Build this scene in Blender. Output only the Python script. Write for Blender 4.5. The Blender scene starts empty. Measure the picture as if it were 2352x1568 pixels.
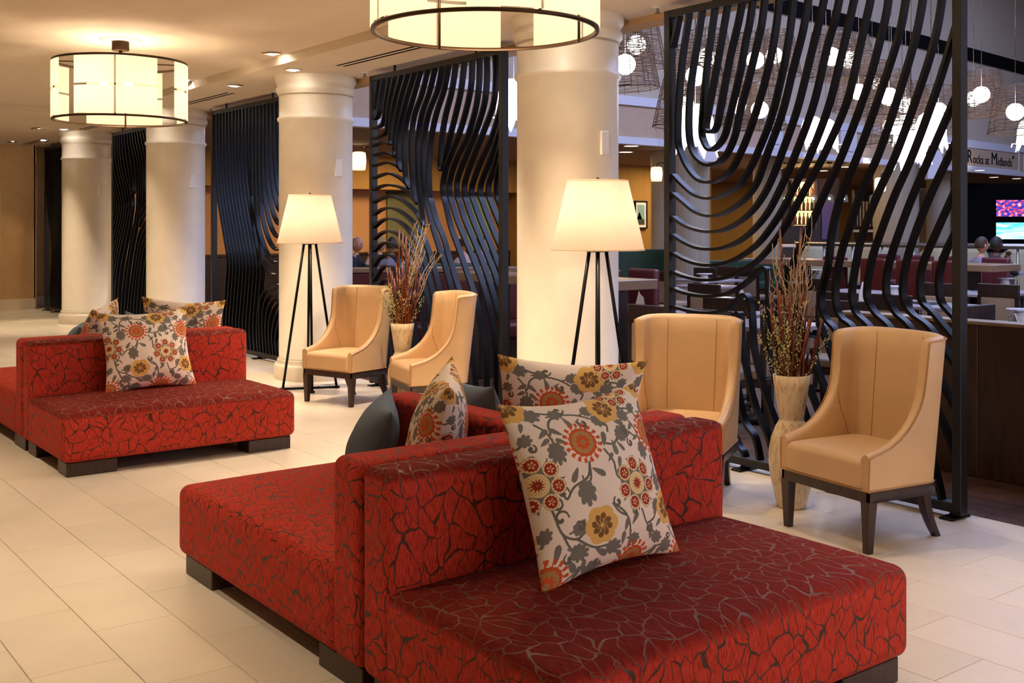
import bpy, bmesh, math, random
import numpy as np
from mathutils import Vector, Matrix
random.seed(7); np.random.seed(7)
SC = bpy.context.scene
COL = SC.collection
PI = math.pi

# ------------------------------------------------------------------ camera
FPX, CX, HY, EYE = 2495.0, 1176.0, 522.0, 1.5
_yv = np.array([-(725 + CX), FPX]); _yv /= np.linalg.norm(_yv)      # world +Y in (right, forward)
_xv = np.array([_yv[1], -_yv[0]])                                   # world +X in (right, forward)
cam_d = bpy.data.cameras.new('camera'); cam = bpy.data.objects.new('camera', cam_d); COL.objects.link(cam)
cam_d.sensor_width = 36.0; cam_d.lens = FPX / 2352 * 36.0
cam_d.shift_y = -(784 - HY) / 2352.0
cam_d.clip_start = 0.05; cam_d.clip_end = 200
fw = Vector((_xv[1], _yv[1], 0)); rt = Vector((_xv[0], _yv[0], 0))
cam.matrix_world = Matrix(((rt.x, 0, -fw.x, 0), (rt.y, 0, -fw.y, 0), (0, 1, 0, EYE), (0, 0, 0, 1)))
SC.camera = cam

def G(px, py, z=0.0):
    """world point at height z seen at pixel px,py"""
    d = (EYE - z) * FPX / (py - HY); l = (px - CX) / FPX * d
    return Vector((_xv[0]*l + _xv[1]*d, _yv[0]*l + _yv[1]*d, z))
def atd(px, py, d):
    l = (px - CX) / FPX * d
    return Vector((_xv[0]*l + _xv[1]*d, _yv[0]*l + _yv[1]*d, EYE - (py - HY) / FPX * d))
def onX(px, py, X):
    t = (px - CX) / FPX; d = X / (_xv[0]*t + _xv[1])
    return (d * (_yv[0]*t + _yv[1]), EYE - (py - HY) / FPX * d)

# ------------------------------------------------------------------ view, world, large lights
SC.view_settings.view_transform = 'Standard'; SC.view_settings.look = 'None'
SC.view_settings.exposure = 1.48; SC.view_settings.gamma = 1.0
SC.view_settings.use_curve_mapping = False
cy = SC.cycles      # light paths: an interior of soft surfaces needs few bounces
cy.max_bounces = 4; cy.diffuse_bounces = 3; cy.glossy_bounces = 2; cy.transmission_bounces = 3; cy.transparent_max_bounces = 8
cy.caustics_reflective = False; cy.caustics_refractive = False; cy.sample_clamp_indirect = 4.0; cy.adaptive_threshold = 0.03
w = bpy.data.worlds.new('world'); SC.world = w; w.use_nodes = True
w.node_tree.nodes['Background'].inputs[0].default_value = (0.42, 0.5, 0.68, 1)
w.node_tree.nodes['Background'].inputs[1].default_value = 0.25

def light(kind, name, loc, power, color, rot=None, size=0.1, size_y=None, spot=60, blend=0.5, aim=None, parent=None):
    d = bpy.data.lights.new(name, kind); o = bpy.data.objects.new(name, d); COL.objects.link(o)
    d.energy = power; d.color = color; o.location = loc
    if kind == 'AREA':
        d.shape = 'RECTANGLE' if size_y else 'SQUARE'; d.size = size
        if size_y: d.size_y = size_y
    else:
        d.shadow_soft_size = size
    if kind == 'SPOT':
        d.spot_size = math.radians(spot); d.spot_blend = blend
    if aim is not None:
        v = Vector(aim) - Vector(loc); o.rotation_euler = v.to_track_quat('-Z', 'Y').to_euler()
    elif rot: o.rotation_euler = rot
    if parent: o.parent = parent
    return o
WARM = (1.0, 0.80, 0.57); COOL = (0.44, 0.55, 1.0); NEUT = (1.0, 0.89, 0.76)
# daylight through the roof light of the restaurant hall
light('AREA', 'roof_daylight', (12.5, 5.5, 8.85), 560, COOL, rot=(0, 0, 0), size=9, size_y=9)
light('AREA', 'roof_daylight_far', (24, 8, 8.85), 350, COOL, rot=(0, 0, 0), size=10, size_y=8)
# tall windows on the far side of the hall, right of the picture
light('AREA', 'hall_window_daylight', (10.5, -5.7, 2.6), 600, COOL, rot=(PI/2, 0, PI), size=9.5, size_y=4.2)
# added front fill behind the photographer, standing in for assumed street windows
light('AREA', 'lobby_front_fill', (3.2, -4.6, 1.7), 330, NEUT, rot=(PI/2, 0, PI), size=3.2, size_y=2.2)

# ------------------------------------------------------------------ materials
def lin(h):
    h = h.lstrip('#'); c = [int(h[i:i+2], 16) / 255 for i in (0, 2, 4)]
    return tuple((v/12.92 if v <= 0.04045 else ((v+0.055)/1.055)**2.4) for v in c)
def newmat(name):
    m = bpy.data.materials.new(name); m.use_nodes = True
    nt = m.node_tree; b = nt.nodes['Principled BSDF']
    return m, nt, b
def N(nt, t, **kw):
    n = nt.nodes.new(t)
    for k, v in kw.items():
        if k in n.inputs: n.inputs[k].default_value = v
        else: setattr(n, k, v)
    return n
M = {}
def mat(name, hexc, rough=0.5, metal=0.0, var=0.06, scale=6.0, stretch=(1, 1, 1), bump=0.0, bscale=60, spec=0.5, coat=0.0):
    """principled with object-space noise variation"""
    m, nt, b = newmat(name); c = lin(hexc)
    tc = N(nt, 'ShaderNodeTexCoord'); mp = N(nt, 'ShaderNodeMapping'); mp.inputs['Scale'].default_value = stretch
    nt.links.new(tc.outputs['Object'], mp.inputs[0])
    no = N(nt, 'ShaderNodeTexNoise', Scale=scale, Detail=4.0); nt.links.new(mp.outputs[0], no.inputs['Vector'])
    rp = N(nt, 'ShaderNodeValToRGB')
    rp.color_ramp.elements[0].position = 0.3; rp.color_ramp.elements[1].position = 0.7
    rp.color_ramp.elements[0].color = (*[v*(1-var*2.2) for v in c], 1); rp.color_ramp.elements[1].color = (*[min(1, v*(1+var)) for v in c], 1)
    nt.links.new(no.outputs[0], rp.inputs[0]); nt.links.new(rp.outputs[0], b.inputs['Base Color'])
    b.inputs['Roughness'].default_value = rough; b.inputs['Metallic'].default_value = metal
    b.inputs['Specular IOR Level'].default_value = spec
    if coat: b.inputs['Coat Weight'].default_value = coat
    if bump:
        n2 = N(nt, 'ShaderNodeTexNoise', Scale=bscale, Detail=3.0); nt.links.new(mp.outputs[0], n2.inputs['Vector'])
        bp = N(nt, 'ShaderNodeBump', Strength=bump, Distance=0.01); nt.links.new(n2.outputs[0], bp.inputs['Height'])
        nt.links.new(bp.outputs[0], b.inputs['Normal'])
    M[name] = m; return m
def emat(name, color, strength):
    m, nt, b = newmat(name)
    b.inputs['Base Color'].default_value = (*color, 1); b.inputs['Emission Color'].default_value = (*color, 1)
    b.inputs['Emission Strength'].default_value = strength
    m.cycles.emission_sampling = 'NONE'      # small lamps; their light comes from the lamp objects
    M[name] = m; return m
def tmat(name, hexc, trans=0.5, rough=0.6):
    """thin translucent sheet (lamp shades): diffuse + translucent"""
    m, nt, b = newmat(name); nt.nodes.remove(b); c = lin(hexc)
    tc = N(nt, 'ShaderNodeTexCoord'); no = N(nt, 'ShaderNodeTexNoise', Scale=90.0, Detail=3.0)
    nt.links.new(tc.outputs['Object'], no.inputs['Vector'])
    rp = N(nt, 'ShaderNodeValToRGB'); rp.color_ramp.elements[0].color = (*[v*.93 for v in c], 1); rp.color_ramp.elements[1].color = (*c, 1)
    nt.links.new(no.outputs[0], rp.inputs[0])
    d = N(nt, 'ShaderNodeBsdfDiffuse'); t = N(nt, 'ShaderNodeBsdfTranslucent'); mx = N(nt, 'ShaderNodeMixShader'); mx.inputs[0].default_value = trans
    for q in (d, t): nt.links.new(rp.outputs[0], q.inputs['Color'])
    nt.links.new(d.outputs[0], mx.inputs[1]); nt.links.new(t.outputs[0], mx.inputs[2])
    nt.links.new(mx.outputs[0], nt.nodes['Material Output'].inputs['Surface'])
    M[name] = m; return m

mat('plaster', '#E9DCC8', 0.75, var=0.02)
mat('ceiling_paint', '#E6D5BE', 0.85, var=0.015)
mat('column_paint', '#EBDFCB', 0.38, var=0.02)
mat('wall_tan', '#C9A06E', 0.8, var=0.03)
mat('baseboard_paint', '#E3CDB2', 0.6, var=0.02)
mat('grout', '#B39B80', 0.9, var=0.05)
mat('black_metal', '#030303', 0.36, var=0.05, scale=12, spec=.24)
mat('frame_metal', '#0E0A07', 0.5, var=0.06, scale=14)
mat('bronze', '#4A3420', 0.38, metal=0.7, var=0.08)
mat('dark_wood', '#38200F', 0.35, var=0.22, scale=5, stretch=(6, 6, 1))
mat('walnut', '#2C170E', 0.42, var=0.25, scale=4, stretch=(8, 8, 1))
mat('table_laminate', '#8C7058', 0.35, var=0.06)
mat('leather_cream', '#D9B283', 0.46, var=0.04, scale=3, bump=0.05, bscale=160)
mat('leather_seam', '#B98A54', 0.6, var=0.05)
mat('taupe_cloth', '#A08A78', 0.8, var=0.05, bump=0.1, bscale=200)
mat('red_vinyl', '#520C0E', 0.45, var=0.06)
mat('magenta_vinyl', '#5A1E2A', 0.45, var=0.06)
mat('green_vinyl', '#1D3B24', 0.5, var=0.08)
mat('cream_vinyl', '#B7A77C', 0.55, var=0.05)
mat('blue_denim', '#6C7C8E', 0.9, var=0.08, scale=160, stretch=(1, 3, 1), bump=0.3, bscale=420)
mat('china', '#E8E8F2', 0.18, var=0.01)
mat('paper', '#E2DDD6', 0.8, var=0.02)
mat('menu_black', '#15141A', 0.4, var=0.03)
mat('steel', '#9A9894', 0.25, metal=0.9, var=0.05)
mat('bamboo', '#6E3010', 0.33, var=0.3, scale=9, stretch=(3, 3, 1))
mat('willow', '#C2A27C', 0.75, var=0.2, scale=20)
mat('stem_green', '#6A6A35', 0.5, var=0.2)
mat('glitter', '#E6DC9A', 0.2, metal=0.3, var=0.3, scale=200)
mat('wicker', '#5A4234', 0.7, var=0.2)
mat('plastic_white', '#E6DDD0', 0.4, var=0.01)
mat('gypsum_gray', '#BFAE98', 0.85, var=0.02)
mat('fascia_panel', '#C2A488', 0.85, var=0.02)
mat('trim_white', '#DCD8DE', 0.5, var=0.01)
mat('wall_ochre', '#A07636', 0.8, var=0.05, scale=2, stretch=(6, 6, .3))
mat('wall_orange', '#B88454', 0.8, var=0.04, scale=2)
mat('panel_olive', '#6A6640', 0.7, var=0.05)
mat('panel_green', '#8FA765', 0.6, var=0.05)
mat('low_ceiling', '#8C7C6C', 0.85, var=0.02)
mat('column_cloth', '#A59782', 0.7, var=0.06, scale=3, stretch=(8, 8, .2))
mat('black_matte', '#080707', 0.9, var=0.02, spec=.1)
mat('brass', '#B08A3C', 0.3, metal=0.9, var=0.05)
mat('door_paint', '#CDBBA0', 0.5, var=0.02)
mat('purple_panel', '#54468A', 0.5, var=0.04)
mat('skin_fair', '#C98F72', 0.5, var=0.03)
mat('skin_dark', '#5B3626', 0.5, var=0.03)
mat('hair_brown', '#3E2516', 0.6, var=0.15, scale=40)
mat('hair_black', '#14100E', 0.6, var=0.1, scale=40)
mat('hair_blond', '#B48A4A', 0.6, var=0.12, scale=40)
mat('shirt_grey', '#8B8592', 0.85, var=0.06)
mat('shirt_black', '#22242A', 0.85, var=0.06)
mat('shirt_pink', '#C39A94', 0.85, var=0.06)
mat('trousers', '#2C2E38', 0.85, var=0.06)
mat('bottle_amber', '#7A3B10', 0.15, var=0.1)
mat('bottle_dark', '#1B2416', 0.15, var=0.1)
mat('eye_dark', '#120C0A', 0.3, var=0.0)
mat('lip', '#9A5648', 0.5, var=0.02)
mat('sky_print', '#7FA3A8', 0.6, var=0.1, scale=3)
mat('tent_print', '#C98A6A', 0.6, var=0.15, scale=20)
mat('ground_print', '#3A4034', 0.6, var=0.2, scale=25)
tmat('shade_linen', '#F3DCC0', 0.5)
tmat('drum_acrylic', '#F6EBD3', 0.55)
tmat('sconce_glass', '#F6EEE0', 0.55)
emat('bulb_warm', (1.0, 0.86, 0.66), 6)
emat('globe_white', (1.0, 0.94, 0.86), 6)
emat('petal_white', (0.93, 0.95, 1.0), 1.6)
emat('downlight_white', (1.0, 0.92, 0.80), 30)
emat('downlight_dim', (1.0, 0.85, 0.62), 2.5)
emat('shelf_glow', (1.0, 0.66, 0.26), .75)

# glass
m, nt, b = newmat('clear_glass'); b.inputs['Base Color'].default_value = (.35, .42, .4, 1); b.inputs['Roughness'].default_value = 0.03
b.inputs['Alpha'].default_value = 0.14; M['clear_glass'] = m

# red chenille with brown leaf outlines (UV in metres)
def chenille():
    m, nt, b = newmat('red_chenille')
    uv = N(nt, 'ShaderNodeUVMap')
    n1 = N(nt, 'ShaderNodeTexNoise', Scale=7.0, Detail=1.0); nt.links.new(uv.outputs[0], n1.inputs['Vector'])
    sub = N(nt, 'ShaderNodeVectorMath', operation='SUBTRACT'); nt.links.new(n1.outputs['Color'], sub.inputs[0]); sub.inputs[1].default_value = (.5, .5, .5)
    scl = N(nt, 'ShaderNodeVectorMath', operation='SCALE'); nt.links.new(sub.outputs[0], scl.inputs[0]); scl.inputs['Scale'].default_value = 0.15
    add = N(nt, 'ShaderNodeVectorMath', operation='ADD'); nt.links.new(uv.outputs[0], add.inputs[0]); nt.links.new(scl.outputs[0], add.inputs[1])
    mp = N(nt, 'ShaderNodeMapping'); mp.inputs['Scale'].default_value = (18, 12.8, 1); nt.links.new(add.outputs[0], mp.inputs[0])
    vo = N(nt, 'ShaderNodeTexVoronoi', voronoi_dimensions='2D', feature='DISTANCE_TO_EDGE', Scale=1.0); vo.inputs['Randomness'].default_value = 1.0
    nt.links.new(mp.outputs[0], vo.inputs['Vector'])
    n2 = N(nt, 'ShaderNodeTexNoise', Scale=16.0, Detail=1.0); nt.links.new(uv.outputs[0], n2.inputs['Vector'])
    th = N(nt, 'ShaderNodeMapRange'); nt.links.new(n2.outputs[0], th.inputs[0])
    th.inputs[1].default_value = .3; th.inputs[2].default_value = .75; th.inputs[3].default_value = .010; th.inputs[4].default_value = .07
    sb = N(nt, 'ShaderNodeMath', operation='SUBTRACT'); nt.links.new(vo.outputs['Distance'], sb.inputs[0]); nt.links.new(th.outputs[0], sb.inputs[1])
    mk = N(nt, 'ShaderNodeMapRange'); nt.links.new(sb.outputs[0], mk.inputs[0]); mk.inputs[1].default_value = -.006; mk.inputs[2].default_value = .012
    # chenille streaks
    m3 = N(nt, 'ShaderNodeMapping'); m3.inputs['Scale'].default_value = (420, 28, 1); nt.links.new(uv.outputs[0], m3.inputs[0])
    n3 = N(nt, 'ShaderNodeTexNoise', Scale=1.0, Detail=2.0); nt.links.new(m3.outputs[0], n3.inputs['Vector'])
    rp = N(nt, 'ShaderNodeValToRGB'); e = rp.color_ramp.elements
    e[0].position = .32; e[0].color = (*lin('#7A1C13'), 1); e[1].position = .58; e[1].color = (*lin('#C23D2C'), 1)
    nt.links.new(n3.outputs[0], rp.inputs[0])
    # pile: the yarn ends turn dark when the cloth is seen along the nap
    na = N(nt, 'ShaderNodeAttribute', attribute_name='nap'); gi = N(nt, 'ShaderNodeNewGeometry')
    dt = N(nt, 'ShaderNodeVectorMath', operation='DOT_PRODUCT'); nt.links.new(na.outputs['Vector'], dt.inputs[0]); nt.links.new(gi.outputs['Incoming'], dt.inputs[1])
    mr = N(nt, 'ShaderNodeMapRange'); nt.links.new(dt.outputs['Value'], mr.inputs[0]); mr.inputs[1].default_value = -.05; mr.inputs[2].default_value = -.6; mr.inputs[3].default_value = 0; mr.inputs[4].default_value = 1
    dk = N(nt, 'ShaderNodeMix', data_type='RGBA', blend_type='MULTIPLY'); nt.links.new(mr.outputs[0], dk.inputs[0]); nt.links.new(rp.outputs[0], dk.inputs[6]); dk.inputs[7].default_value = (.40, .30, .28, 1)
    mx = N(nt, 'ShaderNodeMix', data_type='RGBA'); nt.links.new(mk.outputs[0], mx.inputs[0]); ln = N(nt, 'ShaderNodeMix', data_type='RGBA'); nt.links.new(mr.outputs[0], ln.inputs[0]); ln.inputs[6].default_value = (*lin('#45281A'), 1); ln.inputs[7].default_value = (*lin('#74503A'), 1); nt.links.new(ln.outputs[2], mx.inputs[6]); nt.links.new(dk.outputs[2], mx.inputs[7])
    nt.links.new(mx.outputs[2], b.inputs['Base Color']); b.inputs['Specular IOR Level'].default_value = .2
    rg = N(nt, 'ShaderNodeMapRange'); nt.links.new(mk.outputs[0], rg.inputs[0]); rg.inputs[3].default_value = .42; rg.inputs[4].default_value = .9; nt.links.new(rg.outputs[0], b.inputs['Roughness'])
    bp = N(nt, 'ShaderNodeBump', Strength=.35, Distance=.004)
    ad = N(nt, 'ShaderNodeMath', operation='MULTIPLY_ADD'); nt.links.new(n3.outputs[0], ad.inputs[0]); ad.inputs[1].default_value = .5; nt.links.new(mk.outputs[0], ad.inputs[2])
    nt.links.new(ad.outputs[0], bp.inputs['Height']); nt.links.new(bp.outputs[0], b.inputs['Normal'])
    M['red_chenille'] = m
chenille()

# limestone tile: per-object tint plus soft veining
def tilemat(name, hexc, per_obj):
    m, nt, b = newmat(name); c = lin(hexc)
    tc = N(nt, 'ShaderNodeTexCoord'); ge = N(nt, 'ShaderNodeNewGeometry')
    no = N(nt, 'ShaderNodeTexNoise', Scale=2.2, Detail=6.0, Roughness=.6); nt.links.new(ge.outputs['Position'], no.inputs['Vector'])
    rp = N(nt, 'ShaderNodeValToRGB'); e = rp.color_ramp.elements
    e[0].position = .3; e[0].color = (*[v*.9 for v in c], 1); e[1].position = .7; e[1].color = (*c, 1); nt.links.new(no.outputs[0], rp.inputs[0])
    oi = N(nt, 'ShaderNodeObjectInfo'); mr = N(nt, 'ShaderNodeMapRange'); nt.links.new(oi.outputs['Random'], mr.inputs[0]); mr.inputs[3].default_value = .93; mr.inputs[4].default_value = 1.03
    mu = N(nt, 'ShaderNodeVectorMath', operation='SCALE'); nt.links.new(rp.outputs[0], mu.inputs[0]); nt.links.new(mr.outputs[0], mu.inputs['Scale'])
    nt.links.new(mu.outputs[0], b.inputs['Base Color']); b.inputs['Roughness'].default_value = .34; b.inputs['Specular IOR Level'].default_value = .4
    M[name] = m
tilemat('limestone', '#EADBC4', True)

# wood plank floor of the restaurant
m, nt, b = newmat('plank_floor')
ge = N(nt, 'ShaderNodeNewGeometry'); br = N(nt, 'ShaderNodeTexBrick', Scale=1.0)
mp = N(nt, 'ShaderNodeMapping'); mp.inputs['Rotation'].default_value = (0, 0, PI/2); nt.links.new(ge.outputs['Position'], mp.inputs[0]); nt.links.new(mp.outputs[0], br.inputs['Vector'])
br.inputs['Color1'].default_value = (*lin('#6A4A3C'), 1); br.inputs['Color2'].default_value = (*lin('#54382C'), 1); br.inputs['Mortar'].default_value = (*lin('#2C1C16'), 1)
br.inputs['Mortar Size'].default_value = .004; br.inputs['Brick Width'].default_value = 1.2; br.inputs['Row Height'].default_value = .14
m2 = N(nt, 'ShaderNodeMapping'); m2.inputs['Scale'].default_value = (30, 2, 1); nt.links.new(ge.outputs['Position'], m2.inputs[0])
no = N(nt, 'ShaderNodeTexNoise', Scale=1.0, Detail=5.0); nt.links.new(m2.outputs[0], no.inputs['Vector'])
mx = N(nt, 'ShaderNodeMix', data_type='RGBA', blend_type='OVERLAY'); mx.inputs[0].default_value = .6; nt.links.new(br.outputs[0], mx.inputs[6]); nt.links.new(no.outputs['Color'], mx.inputs[7])
nt.links.new(mx.outputs[2], b.inputs['Base Color']); b.inputs['Roughness'].default_value = .35; M['plank_floor'] = m

# printed cotton of the floral cushions: colours come from the mesh's print attribute
m, nt, b = newmat('floral_print'); at_ = N(nt, 'ShaderNodeAttribute', attribute_name='print'); nt.links.new(at_.outputs['Color'], b.inputs['Base Color'])
b.inputs['Roughness'].default_value = .85; b.inputs['Specular IOR Level'].default_value = .2
tc = N(nt, 'ShaderNodeTexCoord'); no = N(nt, 'ShaderNodeTexNoise', Scale=420.0, Detail=2.0); nt.links.new(tc.outputs['Object'], no.inputs['Vector'])
bp = N(nt, 'ShaderNodeBump', Strength=.25, Distance=.002); nt.links.new(no.outputs[0], bp.inputs['Height']); nt.links.new(bp.outputs[0], b.inputs['Normal']); M['floral_print'] = m

# capiz / bone mosaic vase
m, nt, b = newmat('bone_mosaic'); tc = N(nt, 'ShaderNodeTexCoord'); mp = N(nt, 'ShaderNodeMapping'); mp.inputs['Scale'].default_value = (60, 60, 13); nt.links.new(tc.outputs['Object'], mp.inputs[0])
vo = N(nt, 'ShaderNodeTexNoise', Scale=1.0, Detail=3.0, Roughness=.65); nt.links.new(mp.outputs[0], vo.inputs['Vector'])
rp = N(nt, 'ShaderNodeValToRGB'); e = rp.color_ramp.elements; e[0].color = (*lin('#BE9C6C'), 1); e[0].position = .34; e[1].color = (*lin('#E2CDA8'), 1); e[1].position = .50
nt.links.new(vo.outputs[0], rp.inputs[0]); nt.links.new(rp.outputs[0], b.inputs['Base Color']); b.inputs['Roughness'].default_value = .3; M['bone_mosaic'] = m

# TV pictures
def screenmat(name, ramp, scale, strength):
    m, nt, b = newmat(name); tc = N(nt, 'ShaderNodeTexCoord'); mp = N(nt, 'ShaderNodeMapping'); mp.inputs['Scale'].default_value = scale; nt.links.new(tc.outputs['Object'], mp.inputs[0])
    no = N(nt, 'ShaderNodeTexNoise', Scale=1.0, Detail=4.0); nt.links.new(mp.outputs[0], no.inputs['Vector'])
    rp = N(nt, 'ShaderNodeValToRGB'); e = rp.color_ramp.elements
    while len(e) < len(ramp): e.new(.5)
    for q, (p, h) in zip(e, ramp): q.position = p; q.color = (*lin(h), 1)
    nt.links.new(no.outputs[0], rp.inputs[0]); nt.links.new(rp.outputs[0], b.inputs['Emission Color']); b.inputs['Emission Strength'].default_value = strength
    b.inputs['Base Color'].default_value = (.01, .01, .01, 1); m.cycles.emission_sampling = 'NONE'; M[name] = m
screenmat('tv_stage', [(.36, '#0C0A30'), (.46, '#2A2A90'), (.53, '#801C3C'), (.60, '#D84858'), (.70, '#8AB8F0')], (9, 9, 12), 1.1)
screenmat('tv_sea', [(.32, '#7AD8F2'), (.46, '#BFF0FA'), (.53, '#2FB0D8'), (.62, '#8FE4F4')], (.6, .6, 6), .85)

# ------------------------------------------------------------------ mesh helpers
class MB:
    def __init__(s): s.v = []; s.f = []; s.sm = []
    def add(s, vs, fs, smooth=False):
        o = len(s.v); s.v += [tuple(q) for q in vs]; s.f += [tuple(i+o for i in f) for f in fs]; s.sm += [smooth]*len(fs); return s
    def box(s, x0, x1, y0, y1, z0, z1):
        vs = [(x, y, z) for z in (z0, z1) for y in (y0, y1) for x in (x0, x1)]
        return s.add(vs, [(0, 2, 3, 1), (4, 5, 7, 6), (0, 1, 5, 4), (2, 6, 7, 3), (0, 4, 6, 2), (1, 3, 7, 5)])
    def cbox(s, cx, cy, cz, sx, sy, sz): return s.box(cx-sx/2, cx+sx/2, cy-sy/2, cy+sy/2, cz-sz/2, cz+sz/2)
    def bbox(s, x0, x1, y0, y1, z0, z1, b=.008):
        """box with chamfered edges"""
        xs = (x0, x1); ys = (y0, y1); zs = (z0, z1); vs = []; idx = {}
        for i in (0, 1):
            for j in (0, 1):
                for k in (0, 1):
                    sx = 1-2*i; sy = 1-2*j; sz = 1-2*k
                    for a in range(3):
                        p = [xs[i]+sx*b, ys[j]+sy*b, zs[k]+sz*b]; p[a] = (xs[i], ys[j], zs[k])[a]
                        idx[i, j, k, a] = len(vs); vs.append(p)
        F = []
        for a in range(3):
            for e in (0, 1):
                q = []
                for (m_, n_) in ((0, 0), (1, 0), (1, 1), (0, 1)):
                    t = [0, 0, 0]; t[a] = e; t[(a+1) % 3] = m_; t[(a+2) % 3] = n_; q.append(idx[t[0], t[1], t[2], a])
                F.append(q if e else q[::-1])
        for a in range(3):
            for m_ in (0, 1):
                for n_ in (0, 1):
                    b1, c1 = (a+1) % 3, (a+2) % 3; t0 = [0, 0, 0]; t0[b1] = m_; t0[c1] = n_; t1 = list(t0); t1[a] = 1
                    F.append([idx[(*t0, b1)], idx[(*t1, b1)], idx[(*t1, c1)], idx[(*t0, c1)]])
        for i in (0, 1):
            for j in (0, 1):
                for k in (0, 1): F.append([idx[i, j, k, a] for a in range(3)])
        return s.add(vs, F)
    def tube(s, pts, r, n=6, caps=True, smooth=True, closed=False):
        pts = [Vector(p) for p in pts]; k = len(pts)
        rs = r if hasattr(r, '__len__') else [r]*k
        vs = []; up = None
        for i, p in enumerate(pts):
            if closed: t = pts[(i+1) % k] - pts[i-1]
            else: t = pts[min(i+1, k-1)] - pts[max(i-1, 0)]
            t = t.normalized() if t.length > 1e-9 else Vector((0, 0, 1))
            if up is None: up = Vector((0, 0, 1)) if abs(t.z) < .9 else Vector((1, 0, 0))
            a = t.cross(up)
            if a.length < 1e-6: a = t.orthogonal()
            a.normalize(); up = a.cross(t).normalized()
            for q in range(n):
                an = 2*PI*q/n; vs.append(p + rs[i]*(math.cos(an)*a + math.sin(an)*up))
        fs = []
        for i in range(k if closed else k-1):
            j = (i+1) % k
            for q in range(n):
                q2 = (q+1) % n; fs.append((i*n+q, i*n+q2, j*n+q2, j*n+q))
        if caps and not closed: fs += [tuple(range(n))[::-1], tuple((k-1)*n+q for q in range(n))]
        return s.add(vs, fs, smooth)
    def lathe(s, prof, n=32, cx=0, cy=0, smooth=True, capb=False, capt=False, a0=0, a1=2*PI):
        full = abs(a1-a0-2*PI) < 1e-6; m_ = n if full else n+1; vs = []
        for (r, z) in prof:
            for q in range(m_):
                an = a0+(a1-a0)*q/n; vs.append((cx+r*math.cos(an), cy+r*math.sin(an), z))
        fs = []
        for i in range(len(prof)-1):
            for q in range(n):
                q2 = (q+1) % m_; fs.append((i*m_+q, i*m_+q2, (i+1)*m_+q2, (i+1)*m_+q))
        s.add(vs, fs, smooth)
        if capb: s.add([vs[q] for q in range(m_)], [tuple(range(m_))[::-1]])
        if capt: s.add([vs[(len(prof)-1)*m_+q] for q in range(m_)], [tuple(range(m_))])
        return s
    def prism(s, poly, z0, z1):
        n = len(poly); vs = [(x, y, z0) for x, y in poly] + [(x, y, z1) for x, y in poly]
        return s.add(vs, [tuple(range(n))[::-1], tuple(range(n, 2*n))] + [(i, (i+1) % n, n+(i+1) % n, n+i) for i in range(n)])
    def sphere(s, c, r, n=16, m_=10, sq=(1, 1, 1)):
        prof = []; vs = []; fs = []
        for i in range(1, m_):
            th = PI*i/m_
            for q in range(n): vs.append((c[0]+sq[0]*r*math.sin(th)*math.cos(2*PI*q/n), c[1]+sq[1]*r*math.sin(th)*math.sin(2*PI*q/n), c[2]+sq[2]*r*math.cos(th)))
        t = len(vs); vs += [(c[0], c[1], c[2]+sq[2]*r), (c[0], c[1], c[2]-sq[2]*r)]
        for i in range(m_-2):
            for q in range(n): fs.append((i*n+q, (i+1)*n+q, (i+1)*n+(q+1) % n, i*n+(q+1) % n))
        for q in range(n): fs += [(t, q, (q+1) % n), (t+1, (m_-2)*n+(q+1) % n, (m_-2)*n+q)]
        return s.add(vs, fs, True)
    def mesh(s, name='mesh'):
        me = bpy.data.meshes.new(name); me.from_pydata(s.v, [], s.f)
        me.polygons.foreach_set('use_smooth', s.sm); me.update(); return me
def obj(name, geo, m=None, parent=None, loc=None, rot=None):
    me = geo.mesh(name) if isinstance(geo, MB) else geo
    o = bpy.data.objects.new(name, me); COL.objects.link(o)
    if m and not me.materials: me.materials.append(M[m])
    if parent: o.parent = parent
    if loc is not None: o.location = loc
    if rot is not None: o.rotation_euler = rot
    return o
def tag(o, label=None, cat=None, group=None, kind=None):
    if label: o['label'] = label
    if cat: o['category'] = cat
    if group: o['group'] = group
    if kind: o['kind'] = kind
    return o
def thing(name, label, cat, loc=(0, 0, 0), rz=0.0, group=None):
    o = bpy.data.objects.new(name, None); COL.objects.link(o); o.empty_display_size = .1
    o.location = loc; o.rotation_euler = (0, 0, rz); return tag(o, label, cat, group)
def struct(name, geo, m, parent=None, label=None, cat=None):
    o = obj(name, geo, m, parent)
    if not parent: tag(o, label, cat, kind='structure')
    return o
def dup(root, loc=None, rot=None, label=None, scale=None):
    def cp(o, par):
        c = o.copy(); COL.objects.link(c); c.parent = par
        for ch in list(o.children):
            if ch.type != 'LIGHT' or True: cp(ch, c)
        return c
    r = cp(root, None)
    if loc is not None: r.location = loc
    if rot is not None: r.rotation_euler = rot if hasattr(rot, '__len__') else (0, 0, rot)
    if label: r['label'] = label
    if scale: r.scale = scale if hasattr(scale, '__len__') else (scale,)*3
    return r
def catmull(P, per=6):
    P = [np.array(p, float) for p in P]; Q = [2*P[0]-P[1]] + P + [2*P[-1]-P[-2]]; out = []
    for i in range(1, len(Q)-2):
        p0, p1, p2, p3 = Q[i-1], Q[i], Q[i+1], Q[i+2]
        for k in range(per):
            t = k/per; out.append(.5*((2*p1)+(-p0+p2)*t+(2*p0-5*p1+4*p2-p3)*t*t+(-p0+3*p1-3*p2+p3)*t**3))
    out.append(P[-1]); return out
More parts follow.
